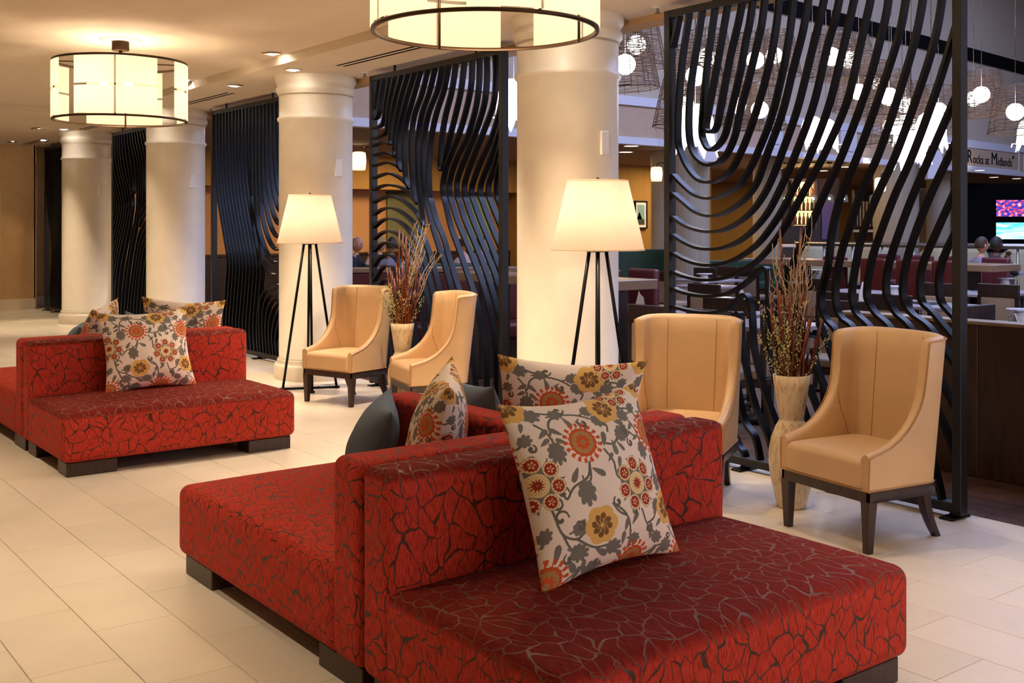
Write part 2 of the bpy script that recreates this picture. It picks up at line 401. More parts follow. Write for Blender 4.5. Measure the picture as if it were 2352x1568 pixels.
def round_box(x0, x1, y0, y1, z0, z1, r=.04, crown=0.0, n=10, nap=1):
    """soft upholstered block with UVs in metres; the top may bulge"""
    c = Vector(((x0+x1)/2, (y0+y1)/2, (z0+z1)/2)); h = [(x1-x0)/2, (y1-y0)/2, (z1-z0)/2]
    def axis(hh):
        a = [-hh, -hh+r*.15, -hh+r*.4, -hh+r*.7, -hh+r]; k = max(2, n); a += [(-hh+r)+(2*hh-2*r)*i/k for i in range(1, k)]
        a += [hh-r, hh-r*.7, hh-r*.4, hh-r*.15, hh]; return a
    A = [axis(q) for q in h]; vid = {}; V = []; F = []; UV = []; NP = []; nzw = []
    def vert(p):
        k = tuple(round(q, 6) for q in p)
        if k in vid: return vid[k]
        inn = [max(-(h[i]-r), min(h[i]-r, p[i])) for i in range(3)]; d = [p[i]-inn[i] for i in range(3)]; L = math.sqrt(sum(q*q for q in d))
        q = [inn[i]+(r*d[i]/L if L > 0 else 0) for i in range(3)]
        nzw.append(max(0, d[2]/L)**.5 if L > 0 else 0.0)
        if crown and p[2] > 0:
            q[2] += crown*(1-(p[0]/h[0])**4)*(1-(p[1]/h[1])**4)*(p[2]/h[2])
        vid[k] = len(V); V.append((q[0]+c.x, q[1]+c.y, q[2]+c.z)); return vid[k]
    for a in range(3):
        b1, c1 = (a+1) % 3, (a+2) % 3
        for sgn in (-1, 1):
            for i in range(len(A[b1])-1):
                for j in range(len(A[c1])-1):
                    q = []; uvq = []
                    for (ii, jj) in ((i, j), (i+1, j), (i+1, j+1), (i, j+1)):
                        p = [0, 0, 0]; p[a] = sgn*h[a]; p[b1] = A[b1][ii]; p[c1] = A[c1][jj]; q.append(vert(p))
                        w_ = (p[0]+c.x, p[1]+c.y, p[2]+c.z)
                        uvq.append({0: (w_[1]+3.7, w_[2]), 1: (w_[0], w_[2]), 2: (w_[0], w_[1]*1.0+.37)}[a])
                    if sgn < 0: q = q[::-1]; uvq = uvq[::-1]
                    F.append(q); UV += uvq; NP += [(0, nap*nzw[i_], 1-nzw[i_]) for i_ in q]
    me = bpy.data.meshes.new('upholstery'); me.from_pydata(V, [], F); ul = me.uv_layers.new(name='UVMap')
    ul.data.foreach_set('uv', [x for u in UV for x in u]); me.attributes.new('nap', 'FLOAT_VECTOR', 'CORNER').data.foreach_set('vector', [float(x) for u in NP for x in u]); me.polygons.foreach_set('use_smooth', [True]*len(F)); me.update(); return me

# ================================================================== SETTING: lobby shell
XS = 5.2            # front plane of the lattice screens
floor = struct('floor', MB().box(-5, 5.34, -5, 22.4, -.12, -.006), 'grout', label='pale limestone tile floor of the lobby', cat='floor')
TW, TL = .2975, .6095
tile_me = MB().bbox(-TW/2+.0011, TW/2-.0011, -TL/2+.0011, TL/2-.0011, -.012, 0, .0012).mesh('tile')
tile_me.materials.append(M['limestone'])
def visible(x, y):
    d = _xv[1]*x + _yv[1]*y; l = _xv[0]*x + _yv[0]*y
    if d < .5: return 1e9
    px = CX+FPX*l/d; py = HY+EYE*FPX/d
    return d if (-260 < px < 2500 and py < 1900) else 1e9
cand = []
for i in range(-22, 22):
    x = 1.21 + TW*(i+.5)
    if x-TW/2 > 5.34: continue
    off = 0 if i % 2 == 0 else TL/2
    for j in range(-12, 34):
        y = 4.755 + TL*(j+.5) + off
        if -5 < y < 22.2 and x > -4.9: cand.append((visible(x, y), x, y))
cand.sort()
rest = MB()
for k, (vd, x, y) in enumerate(cand):
    if vd < 1e8 and k < 295:
        t = bpy.data.objects.new('tile', tile_me); COL.objects.link(t); t.parent = floor; t.location = (x, y, 0)
        if x+TW/2 > 5.34: t.scale = ((5.34-(x-TW/2))/TW, 1, 1); t.location.x = (5.34+x-TW/2)/2
    else:
        x1 = min(x+TW/2-.0011, 5.34); rest.box(x-TW/2+.0011, x1, y-TL/2+.0011, y+TL/2-.0011, -.012, 0)
tag(obj('tile_field', rest, 'limestone', floor), kind='stuff')

# ceiling: main plane, shallow drop beside the columns
ceil = MB().box(-5, 4.37, -5, 15.0, 3.08, 3.25)
struct('ceiling', ceil, 'ceiling_paint', label='smooth warm white lobby ceiling', cat='ceiling')
struct('ceiling_soffit', MB().box(4.37, 5.5, -5, 22.4, 3.0, 3.25).box(-5, 4.37, 15.0, 22.4, 3.0, 3.25), 'ceiling_paint', label='slightly lower ceiling band above the row of columns', cat='ceiling')
struct('trim_1', MB().box(5.42, 5.62, -5, 22.4, 2.955, 3.0), 'wall_tan', label='brown beam edge where lobby ceiling meets the hall', cat='beam')
struct('wall_back', MB().box(-5, 1.5, -5.2, -5, 0, 3.25).box(4.9, 5.5, -5.2, -5, 0, 3.25).box(1.5, 4.9, -5.2, -5, 0, .5).box(1.5, 4.9, -5.2, -5, 2.9, 3.25), 'plaster', label='lobby wall with the added window opening', cat='wall')
struct('wall_left', MB().box(-5.2, -5, -5.2, 22.4, 0, 3.25), 'plaster', label='lobby side wall opposite the columns', cat='wall')
wn = tag(obj('window_1', MB().box(1.5, 4.9, -5.12, -5.06, .5, .56).box(1.5, 4.9, -5.12, -5.06, 2.84, 2.9).box(1.5, 1.56, -5.12, -5.06, .5, 2.9).box(4.84, 4.9, -5.12, -5.06, .5, 2.9).box(3.17, 3.23, -5.12, -5.06, .5, 2.9), 'black_metal'), 'black window frame added for the fill light behind the photographer', 'window', kind='structure')  # unseen window frame, added to go with the front fill light

# end wall with door, pilaster return and recess
YW = 21.15
ew = MB().box(-5.2, 4.02, YW, YW+.3, 0, 3.0).box(4.50, 5.12, YW, YW+.3, 0, 3.0).box(4.02, 4.50, YW, YW+.3, 2.13, 3.0).box(4.02, 4.5, YW+.2, YW+.3, 0, 2.13)
struct('wall_far', ew, 'wall_tan', label='tan end wall of the lobby beside the door', cat='wall')
struct('wall_recess', MB().box(5.12, 6.4, 21.75, 22.0, 0, 3.0).box(5.10, 5.14, YW, 21.75, 0, 3.0), 'wall_tan', label='tan recessed wall beside the end column', cat='wall')
struct('baseboard_far', MB().box(4.52, 5.12, YW-.02, YW, 0, .2).box(5.14, 6.4, 21.72, 21.75, 0, .2), 'baseboard_paint', label='pale baseboard along the end wall', cat='baseboard')
dr = tag(obj('door_1', MB().bbox(4.02, 4.42, YW+.05, YW+.09, .01, 2.05, .004), 'door_paint'), 'beige door with brass kick plate in the end wall', 'door', kind='structure')
obj('door_casing', MB().bbox(4.42, 4.52, YW-.03, YW+.1, 0, 2.16, .006).bbox(3.4, 4.42, YW-.03, YW+.1, 2.05, 2.16, .006), 'trim_white', dr)
obj('kick_plate', MB().bbox(3.5, 4.41, YW+.035, YW+.05, .03, .3, .003), 'brass', dr)
obj('upper_panel', MB().bbox(3.5, 4.38, YW+.04, YW+.05, 1.85, 2.03, .003), 'wall_tan', dr)

# ================================================================== columns
COLX, COLY0, PER = 5.06, 5.98, 3.92
R = .365
prof = [(R+.05, 0), (R+.05, .13), (R+.04, .145), (R+.015, .16), (R+.02, .18), (R+.012, .20), (R, .21), (R, 2.55), (R+.014, 2.56), (R+.02, 2.575), (R+.014, 2.59), (R, 2.6),
        (R, 2.80), (R+.012, 2.815), (R+.012, 2.83), (R+.03, 2.85), (R+.03, 2.885), (R+.015, 2.90), (R+.022, 2.93), (R+.04, 2.955), (R+.04, 3.0)]
def col_part(z0, z1):
    return MB().lathe([p for p in prof if z0 <= p[1] <= z1], 64)
cname = ['nearest white column behind the large floor lamp', 'second white column behind the farther floor lamp', 'third white column from the camera under a drum pendant', 'farthest white column before the end wall']
for k in range(4):
    c = thing('column', cname[k], 'column', (COLX, COLY0+PER*k, 0), 0, 'row of round white columns')
    obj('shaft', col_part(.2, 2.82), 'column_paint', c); obj('base', col_part(0, .21), 'column_paint', c); obj('capital', col_part(2.80, 3.0), 'column_paint', c)
    # small white wall plate facing the lobby
    ppx, ppy = [(1388, 302), (777, 378), (441, 410), (230, 432)][k]
    dirv = Vector((_xv[0]*(ppx-CX)/FPX+_xv[1], _yv[0]*(ppx-CX)/FPX+_yv[1])); o2 = Vector((COLX, COLY0+PER*k))
    # ray from the eye to the cylinder
    a_ = dirv.dot(dirv); b_ = -2*dirv.dot(o2); c_ = o2.dot(o2)-R*R; D_ = b_*b_-4*a_*c_
    tq = (-b_-math.sqrt(max(D_, 0)))/(2*a_); hp = dirv*tq-o2; an = math.atan2(hp.y, hp.x)
    obj('wall_plate', MB().bbox(-.012, .014, -.038, .038, -.085, .085, .005), 'plastic_white', c, ((R-.001)*math.cos(an), (R-.001)*math.sin(an), 2.085), (0, 0, an))

# ================================================================== lattice screens
def scr1():
    L = []
    def P(*pts): L.append([onX(x, y, XS) for x, y in pts])
    P((1556,36),(1547,75),(1540,108))
    # nested U shapes hanging from the top
    P((1578,40),(1564,116),(1555,202),(1551,279),(1552,328),(1561,357),(1576,387),(1597,411),(1618,418),(1641,414),(1671,393),(1692,356),(1713,307),(1738,231),(1754,173),(1769,106),(1778,49),(1783,0),(1787,-30))
    P((1608,40),(1591,126),(1580,202),(1576,270),(1578,320),(1588,352),(1606,372),(1626,379),(1650,369),(1668,345),(1683,307),(1695,250),(1713,183),(1727,126),(1738,78),(1744,49),(1752,-20))
    P((1637,38),(1621,126),(1611,221),(1606,298),(1611,325),(1623,343),(1638,339),(1658,312),(1671,262),(1694,164),(1708,87),(1716,49),(1724,-12))
    P((1666,32),(1645,126),(1631,202),(1620,262),(1616,292),(1625,303),(1640,290),(1654,221),(1672,126),(1690,49),(1700,0))
    # curves that end on the left post
    P((1541,401),(1563,424),(1589,446),(1617,455),(1642,452),(1670,439),(1696,419),(1719,382),(1748,317),(1768,260),(1785,193),(1799,126),(1811,49),(1816,0),(1822,-38))
    P((1541,444),(1566,465),(1591,485),(1619,495),(1645,493),(1675,479),(1706,455),(1732,419),(1757,350),(1790,260),(1815,160),(1838,70),(1850,0),(1858,-45))
    P((1541,498),(1566,516),(1594,527),(1624,532),(1655,528),(1686,513),(1716,490),(1742,457),(1765,414),(1790,350),(1825,250),(1855,130),(1875,50),(1886,0),(1895,-53))
    P((1541,539),(1563,554),(1594,568),(1624,572),(1655,569),(1691,554),(1726,526),(1757,488),(1783,439),(1818,360),(1862,240),(1893,110),(1910,50),(1921,0),(1931,-60))
    P((1541,581),(1566,595),(1594,605),(1624,609),(1658,605),(1693,590),(1732,562),(1762,526),(1790,483),(1820,425),(1857,350),(1898,240),(1928,120),(1944,50),(1955,0),(1966,-68))
    P((1541,624),(1563,633),(1594,641),(1624,643),(1658,638),(1691,625),(1732,600),(1767,562),(1800,514),(1836,447),(1872,383),(1898,330),(1940,230),(1968,110),(1984,40),(1993,0),(2005,-76))
    # hooks turning down
    P((1541,662),(1563,671),(1594,678),(1624,680),(1655,677),(1683,666),(1712,646),(1738,622),(1752,615),(1759,632),(1760,700),(1762,802),(1778,878),(1806,975),(1830,1108))
    P((1541,704),(1575,713),(1610,718),(1640,717),(1666,708),(1691,686),(1705,676),(1716,690),(1722,730),(1727,802),(1752,904),(1778,980),(1800,1100))
    P((1541,748),(1585,757),(1625,758),(1660,745),(1684,722),(1695,725),(1698,780),(1711,858),(1728,930),(1760,1006),(1776,1095))
    P((1541,800),(1600,812),(1650,820),(1682,870),(1703,963),(1729,1006),(1742,1087))
    P((1541,860),(1610,890),(1650,930),(1688,1016),(1703,1039),(1709,1080))
    P((1541,930),(1600,960),(1640,1000),(1662,1069))
    # long S curves from the top right down
    P((2034,-84),(2034,0),(2018,80),(1985,200),(1930,350),(1885,450),(1850,530),(1822,590),(1795,650),(1782,720),(1793,790),(1815,870),(1850,975),(1874,1118))
    P((2082,-93),(2074,0),(2058,80),(2020,200),(1966,350),(1925,450),(1905,530),(1897,600),(1882,665),(1881,705),(1893,735),(1915,762),(1955,840),(2000,950),(2040,1060),(2058,1158))
    P((1875,741),(1895,789),(1918,853),(1950,930),(1980,1030),(2006,1146))
    P((1861,800),(1873,853),(1905,930),(1935,1020),(1960,1137))
    P((1851,885),(1880,963),(1905,1050),(1918,1128))
    P((2122,-102),(2113,0),(2095,90),(2060,210),(2013,350),(1972,440),(1942,530),(1927,578),(1914,645),(1915,703),(1929,732),(1954,755),(2000,840),(2050,960),(2090,1080),(2108,1168))
    P((2166,-110),(2157,0),(2138,100),(2100,220),(2053,350),(2010,445),(1977,530),(1963,588),(1952,655),(1952,693),(1963,722),(1996,757),(2050,850),(2110,980),(2145,1090),(2160,1180))
    P((2192,52),(2150,190),(2092,350),(2048,450),(2018,530),(1996,597),(1985,668),(1990,695),(2007,722),(2040,755),(2100,850),(2155,960),(2192,1050))
    P((2192,215),(2133,350),(2090,450),(2060,530),(2034,612),(2029,668),(2038,695),(2054,722),(2088,757),(2150,865),(2192,945))
    P((2192,320),(2176,352),(2130,450),(2098,530),(2076,600),(2068,655),(2071,693),(2090,722),(2133,757),(2192,845))
    P((2192,428),(2146,530),(2114,605),(2107,655),(2112,693),(2138,720),(2192,785))
    P((2192,526),(2168,575),(2153,620),(2150,660),(2156,693),(2170,712),(2192,735))
    return L
def scr2():
    L = []
    def q(x, y): return (x/3.357+600, y/3.357)
    def P(*pts): L.append([onX(*q(*p), XS) for p in pts])
    D = 1343
    P((895,600),(872,750),(862,840))
    P((930,590),(905,750),(890,870),(872,908),(850,918))
    P((975,580),(945,780),(930,920),(905,968),(850,988))
    P((1015,575),(975,780),(957,950),(945,1018),(900,1050),(850,1068))
    P((1065,565),(1010,780),(985,950),(980,1075),(988,1113),(960,1104),(915,1100),(850,1125))
    P((1115,555),(1050,780),(1015,1000),(1010,1150),(1018,1203),(985,1190),(930,1176),(850,1198))
    P((1165,545),(1090,800),(1050,1000),(1040,1200),(1056,1295),(1070,1318),(1030,1275),(950,1253),(850,1278))
    P((1215,535),(1150,760),(1100,950),(1085,1150),(1095,1350),(1118,1435),(1132,1452),(1090,1400),(1020,1352),(950,1338),(850,1373))
    P((1270,525),(1220,720),(1160,900),(1140,1100),(1145,1350),(1168,1500),(1188,1572),(1150,1523),(1080,1453),(985,1427),(915,1434),(850,1466))
    P((1325,515),(1280,700),(1220,880),(1190,1080),(1190,1300),(1202,1500),(1225,1680),(1242,1745),(1220,1703),(1180,1640),(1100,1563),(1010,1518),(925,1525),(850,1562))
    # arches leaving the left post and falling to the right
    P((850,1655),(925,1610),(1010,1608),(1100,1662),(1180,1745),(1240,1845),(1290,1990),(1335,2150),(1390,2400),(1450,2700),(1490,3140))
    P((850,1755),(925,1695),(1000,1688),(1080,1733),(1150,1813),(1210,1925),(1250,2050),(1300,2250),(1355,2500),(1400,2780),(1425,3095))
    P((850,1845),(915,1795),(980,1783),(1060,1823),(1130,1903),(1185,2000),(1225,2150),(1270,2350),(1320,2650),(1355,3050))
    P((850,1940),(915,1880),(980,1873),(1040,1903),(1100,1960),(1150,2060),(1195,2250),(1235,2500),(1270,2780),(1290,3010))
    P((850,2055),(900,1985),(960,1963),(1020,1993),(1080,2093),(1125,2250),(1160,2500),(1200,2800),(1220,2970))
    P((850,2170),(915,2068),(970,2053),(1030,2103),(1070,2200),(1100,2400),(1130,2700),(1150,2930))
    P((850,2290),(915,2170),(965,2160),(1010,2230),(1040,2450),(1070,2750),(1085,2900))
    P((850,2430),(900,2330),(945,2330),(975,2480),(1000,2700),(1020,2870))
    P((850,2560),(890,2480),(920,2520),(940,2700),(955,2840))
    # long S curves
    P((1380,500),(1340,690),(1270,880),(1235,1080),(1230,1300),(1240,1480),(1262,1600),(1300,1740),(1345,1880),(1400,2060),(1450,2250),(1500,2500),(1540,2800),(1560,3180))
    P((1430,490),(1390,690),(1330,880),(1290,1080),(1275,1300),(1280,1500),(1295,1560),(1330,1690),(1385,1830),(1425,1970),(1480,2150),(1540,2350),(1590,2600),(1625,2900),(1640,3230))
    P((1485,478),(1450,700),(1400,900),(1370,1100),(1361,1270),(1375,1312),(1392,1280),(1420,1120),(1470,920),(1520,700),(1550,462))
    P((1610,448),(1600,650),(1560,850),(1500,1050),(1420,1250),(1385,1400),(1385,1500),(1400,1560),(1445,1750),(1505,1920),(1570,2110),(1640,2330),(1690,2600),(1715,2900),(1720,3280))
    P((1665,435),(1660,650),(1630,850),(1570,1050),(1480,1240),(1435,1400),(1435,1500),(1450,1560),(1490,1690),(1550,1840),(1620,2010),(1700,2230),(1760,2480),(1790,2780),(1795,3320))
    P((1720,425),(1720,620),(1700,800),(1640,1000),(1560,1200),(1495,1380),(1494,1500),(1508,1560),(1545,1680),(1620,1860),(1700,2060),(1770,2270),(1850,2560))
    P((1785,412),(1790,600),(1770,800),(1700,1000),(1620,1200),(1555,1390),(1550,1500),(1565,1560),(1612,1700),(1695,1900),(1775,2100),(1850,2310))
    P((1852,700),(1820,850),(1760,1050),(1670,1250),(1610,1420),(1605,1500),(1622,1560),(1672,1700),(1755,1900),(1852,2140))
    P((1852,905),(1820,1000),(1750,1220),(1680,1400),(1670,1500),(1688,1560),(1735,1690),(1852,1950))
    P((1852,1045),(1790,1250),(1740,1400),(1735,1500),(1752,1560),(1852,1785))
    P((1852,1190),(1810,1300),(1796,1420),(1798,1500),(1815,1560),(1852,1640))
    return L
SL, SH = 2.12, 2.94
def normalise(L, y_right):
    out = []
    for p in L:
        q = [(min(max(y-y_right, .03), SL-.03), min(max(z, .055), SH-.04)) for y, z in p]
        for e in (0, -1):
            if q[e][1] > SH-.3 and SL-.06 > q[e][0] > .06: q[e] = (q[e][0], SH-.03)
        out.append(q)
    return out
pat1 = normalise(scr1(), 3.03); pat2 = normalise(scr2(), 6.95)
mir1 = [[(SL-y, z) for y, z in p] for p in pat1]
pat4 = [[(SL-y, z) for y, z in p] for p in pat2]
pat3 = []
for i in range(21):
    y0 = SL-.06-i*.098
    if i < 11: pat3.append([(y0, SH-.03), (y0-.02, 2.4), (y0-.12, 1.9), (y0-.32, 1.4), (y0-.42, 1.1), (y0-.36, .7), (y0-.30, .35), (y0-.34, .06)])
    else:
        ze = .95+(i-11)*.14; pat3.append([(y0, SH-.03), (y0-.01, max(ze+.75, 2.5)), (y0*.93, ze+.6), (y0*.72, ze+.22), (y0*.42, ze+.03), (.02, ze+.05)])
for j in range(8):
    yb = .08+.085*j; zt = .3+.06*j; pat3.append([(yb, .06), (yb+.04, zt*.6), (yb-.02, zt), (yb*.5, zt+.14), (.02, zt+.12)])
TH, DP = .019, .052
def ribbon(path, per=10):
    pts = catmull(path, per); n = len(pts); vs = []; fs = []
    pts = [(min(max(p[0], .02), SL-.02), min(max(p[1], .05), SH-.03)) for p in pts]
    for i, p in enumerate(pts):
        a = pts[max(i-1, 0)]; b_ = pts[min(i+1, n-1)]; t = (b_[0]-a[0], b_[1]-a[1]); L_ = math.hypot(*t) or 1
        nx, nz = -t[1]/L_*TH/2, t[0]/L_*TH/2
        for (dx, s_) in ((0, 1), (0, -1), (DP, -1), (DP, 1)): vs.append((dx, p[0]+s_*nx, p[1]+s_*nz))
    for i in range(n-1):
        for q in range(4): fs.append((i*4+q, i*4+(q+1) % 4, i*4+4+(q+1) % 4, i*4+4+q))
    fs += [(3, 2, 1, 0), tuple((n-1)*4+q for q in range(4))]
    return MB().add(vs, fs)
snames = ['black lattice screen with nested U curves beside the nearest column', 'black lattice screen with arches behind the two farther cream chairs',
          'dark lattice screen between the second and third columns', 'very dark lattice screen between the third and farthest columns', 'narrow sliver of dark lattice screen left of the farthest column']
cache = {}
for k, pat in enumerate([pat1, pat2, pat3, pat4, pat3]):
    s_ = thing('lattice_screen', snames[k], 'screen', (XS, 3.03+PER*k, 0), 0, 'row of black lattice screens')
    fr = .05
    obj('post', MB().bbox(-.004, .062, 0, fr, .02, SH, .003), 'frame_metal', s_); obj('post', MB().bbox(-.004, .062, SL-fr, SL, .02, SH, .003), 'frame_metal', s_)
    obj('top_rail', MB().bbox(-.004, .062, fr, SL-fr, SH-fr, SH, .003), 'frame_metal', s_); obj('bottom_rail', MB().bbox(-.004, .062, fr, SL-fr, .03, .08, .003), 'frame_metal', s_)
    for yy in (.05, .75, 1.45, 2.02):
        obj('foot', MB().bbox(-.06, .11, yy-.04, yy+.04, 0, .012, .003).box(.01, .05, yy-.02, yy+.02, .01, .032), 'black_metal', s_)
    for yy in (.4, 1.7): obj('ceiling_tie', MB().box(.02, .035, yy-.01, yy+.01, SH-.01, 3.0), 'black_metal', s_)
    for j, p in enumerate(pat):
        key = (id(pat), j)
        if key not in cache: cache[key] = ribbon(p).mesh('slat')
        obj('slat', cache[key], 'black_metal', s_)

# ================================================================== ceiling fittings
def downlight(loc, label, aim=None, power=0, color=WARM, spot=70, dim=False, r=.06, lit_r=None):
    t = thing('downlight', label, 'downlight', loc, 0, 'recessed ceiling downlights')
    obj('trim_ring', MB().lathe([(r+.03, 0), (r+.028, -.006), (r, -.008), (r-.005, .02)], 24), 'plastic_white', t)
    obj('lamp', MB().lathe([(0.001, -.012), (r*.6, -.012), (r*.75, -.002)], 20, capb=True), 'downlight_dim' if dim else 'downlight_white', t)
    if power:
        light('SPOT', 'downlight_beam', (0, 0, -.03), power, color, size=.04, spot=spot, blend=.6, parent=t)
        v = (Vector(aim) - Vector(loc)) if aim is not None else Vector((0, 0, -1)); t.children[-1].rotation_euler = v.to_track_quat('-Z', 'Y').to_euler()
    return t
c2 = lambda k: (COLX-R, COLY0+PER*k)
downlight((4.24, 9.16, 3.079), 'chrome-ringed downlight in upper ceiling right of the far drum pendant', (4.45, 9.4, 0), 60, spot=55)
downlight((4.28, 11.44, 3.079), 'ceiling downlight half hidden at right rim of the far drum pendant', (4.8, 13.2, 1.6), 45)
downlight((4.22, 17.35, 3.0), 'starry bright downlight left of the far drum pendant', (4.7, 17.6, 1.5), 55)
downlight((4.60, 17.31, 2.999), 'small downlight above the farthest column', (4.64, 17.35, 0), 55, spot=62)
downlight((4.60, 13.39, 2.999), 'downlight above the third column hidden by the drum pendant', (4.64, 13.43, 0), 60, spot=62)
downlight((4.60, 5.55, 2.999), 'downlight above the nearest column hidden by the big drum pendant', (4.64, 5.59, 0), 60, spot=62)
downlight((4.9, 19.7, 2.999), 'tiny downlight nearest the end recess', (5.2, 21.5, 1.5), 16)
downlight((4.55, 20.4, 2.999), 'downlight at the far left above the beige door', (4.5, 21.2, 1.0), 20)
downlight((4.60, 9.47, 2.999), 'downlight just above the second column', (4.64, 9.51, 0), 60, spot=62)
downlight((4.62, 10.9, 2.999), 'downlight between the second and third columns', (4.6, 11.2, 0), 45)
# unseen extra downlights, invented to light the lobby
downlight((4.3, 5.3, 3.079), 'added downlight in front of the nearest column just outside the view', (4.75, 5.8, 1.6), 55)
for i, (x, y, p) in enumerate([(4.25, 6.9, 110), (.9, 5.9, 60), (.7, 8.6, 50), (.4, 11.5, 50), (2.6, 13.2, 45), (4.0, 13.8, 40), (.2, 3.6, 50), (3.9, .9, 45), (4.3, 3.3, 18), (2.0, 17, 30)]):
    downlight((x, y, 3.079 if y < 15 else 2.999), ['added lobby downlight out of view over the farther cream chairs', 'added lobby downlight out of view over the aisle left of the near sofa', 'added lobby downlight out of view left of the far sofa', 'added lobby downlight out of view over the left aisle', 'added lobby downlight out of view behind the far drum', 'added lobby downlight out of view before the third column', 'added lobby downlight out of view above the camera side', 'added lobby downlight out of view in front of the near sofa', 'added lobby downlight out of view over the right cream chair', 'added lobby downlight out of view at the lobby end'][i], (x-.2, y+.5, 0) if i == 0 else (x, y, 0), p, spot=85)
def slot(loc, L, label):
    t = thing('slot_diffuser', label, 'air vent', loc, 0, 'linear ceiling diffusers')
    for dx in (-.035, .035): obj('slot', MB().box(dx-.012, dx+.012, -L/2, L/2, -.006, .0), 'black_matte', t)
    obj('flange', MB().box(-.07, .07, -L/2-.02, L/2+.02, -.003, .0), 'ceiling_paint', t)
slot((4.84, 8.3, 3.0), 1.35, 'longest twin-slot air vent beside the big drum pendant')
slot((4.84, 12.2, 3.0), 1.35, 'twin-slot air vent above the third column')
slot((4.84, 16.6, 3.0), 1.2, 'short twin-slot air vent under the far drum pendant rim')
slot((4.88, 20.1, 3.0), 1.2, 'twin-slot air vent at the far left end')
def sprinkler(loc, label):
    t = thing('sprinkler', label, 'sprinkler', loc, 0, 'ceiling sprinklers')
    obj('escutcheon', MB().lathe([(.042, 0), (.038, -.008), (.012, -.012)], 20), 'plastic_white', t)
    obj('head', MB().lathe([(.009, -.01), (.009, -.035), (.02, -.04), (.02, -.043)], 12, capt=True), 'steel', t)
sprinkler((5.24, 9.23, 3.0), 'sprinkler above the left corner of the arched screen')
sprinkler((5.20, 11.12, 3.0), 'sprinkler left of the second column')
sprinkler((5.24, 13.1, 3.0), 'sprinkler left of the third screen')
sprinkler((5.27, 5.28, 3.0), 'sprinkler above the left corner of the nearest screen')

# ================================================================== drum pendants
def drum(loc, ang, label, power):
    t = thing('drum_pendant', label, 'pendant lamp', loc, 0, 'large drum pendants'); Rr, h = .535, .485      # loc = centre of the bottom ring
    for z, nm in ((0, 'bottom_ring'), (h, 'top_ring')):
        obj(nm, MB().lathe([(Rr-.012, z-.008), (Rr+.008, z-.008), (Rr+.008, z+.008), (Rr-.012, z+.008), (Rr-.012, z-.008)], 72), 'bronze', t)
    for q in range(4):
        a = ang + q*PI/2; hw = math.radians(35.5)
        for (z0, z1) in ((.012, .235), (.252, h-.012)):
            obj('shade_panel', MB().lathe([(Rr+.011, z0), (Rr+.011, z1)], 26, a0=a-hw, a1=a+hw), 'drum_acrylic', t)
        obj('clear_band', MB().lathe([(Rr+.011, .235), (Rr+.011, .252)], 26, a0=a-hw, a1=a+hw), 'clear_glass', t)
        rd = obj('rod', MB().tube([((Rr-.01)*math.cos(a), (Rr-.01)*math.sin(a), -.008), ((Rr-.01)*math.cos(a), (Rr-.01)*math.sin(a), h+.008)], .007, 8), 'bronze', t)
        obj('spoke', MB().tube([(.02*math.cos(a), .02*math.sin(a), h), ((Rr-.01)*math.cos(a), (Rr-.01)*math.sin(a), h)], .006, 6), 'bronze', t)
    top = 3.08-loc[2]
    obj('stem', MB().tube([(0, 0, .38), (0, 0, top-.06)], .014, 10), 'bronze', t)
    obj('canopy', MB().lathe([(.065, top-.09), (.07, top-.085), (.07, top-.012)], 24, capb=True), 'bronze', t)
    obj('ceiling_plate', MB().lathe([(.17, top-.001), (.165, top-.012), (.0, top-.014)], 32), 'plastic_white', t)
    for q in range(3):
        a = ang + q*2*PI/3 + .5
        s_ = obj('socket', MB().tube([(0, 0, .38), (.09*math.cos(a), .09*math.sin(a), .33)], .014, 8), 'bronze', t)
        obj('bulb', MB().sphere((.13*math.cos(a), .13*math.sin(a), .29), .035, 14, 9, (1, 1, 1.4)), 'bulb_warm', t)
    light('POINT', 'pendant_light', (0, 0, .28), power, WARM, size=.10, parent=t)
    return t
fwd = math.atan2(-fw.y, -fw.x)      # direction towards the camera
drum((2.93, 9.3, 2.40), fwd + math.radians(19.9-4.6), 'drum pendant hanging from the ceiling above the far red sofa', 15)
drum((3.04, 4.2, 2.435), fwd + math.radians(28.4), 'large drum pendant cut off by the top edge before the nearest column', 14)

# ================================================================== sofas
def leg_block(x0, x1, y0, y1): return MB().bbox(x0, x1, y0, y1, 0, .085, .004)
def sofa_group(ox, oy, near):
    w0 = 'near' if near else 'far'
    W = 1.52
    a = thing('red_sofa', ('foreground red leaf-patterned sofa with the floral cushion, facing the camera', 'far red leaf-patterned sofa facing the camera, left in the picture')[0 if near else 1], 'sofa', (ox, oy, 0), 0, 'red lobby sofas')
    obj('seat', round_box(0, W, 0, .84, .085, .385, .045, .028), 'red_chenille', a)
    obj('backrest', round_box(0, W, .80, .975, .085, .75, .04), 'red_chenille', a)
    for (x0, x1) in ((.03, .33), (W-.33, W-.03)):
        obj('leg', leg_block(x0, x1, .03, .22), 'dark_wood', a); obj('leg', leg_block(x0, x1, .74, .94), 'dark_wood', a)
    b = thing('red_sofa', ('near red sofa turned away, its long seat reaching left of the foreground sofa', 'far red sofa turned away, cut off by the left edge')[0 if near else 1], 'sofa', (ox, oy+.985, 0), 0, 'red lobby sofas')
    obj('seat', round_box(0, W, .16, 1.60, .085, .385, .045, .028, nap=-1), 'red_chenille', b)
    obj('backrest', round_box(0, W, 0, .19, .085, .75, .04, nap=-1), 'red_chenille', b)
    obj('middle_backrest', round_box(.80, .975, .185, 1.24, .37, .75, .04, nap=-1), 'red_chenille', b)
    for (x0, x1) in ((.03, .24), (W-.24, W-.03)):
        obj('leg', leg_block(x0, x1, .03, .33), 'dark_wood', b); obj('leg', leg_block(x0, x1, 1.28, 1.57), 'dark_wood', b)
sofa_group(1.70, 2.05, True)
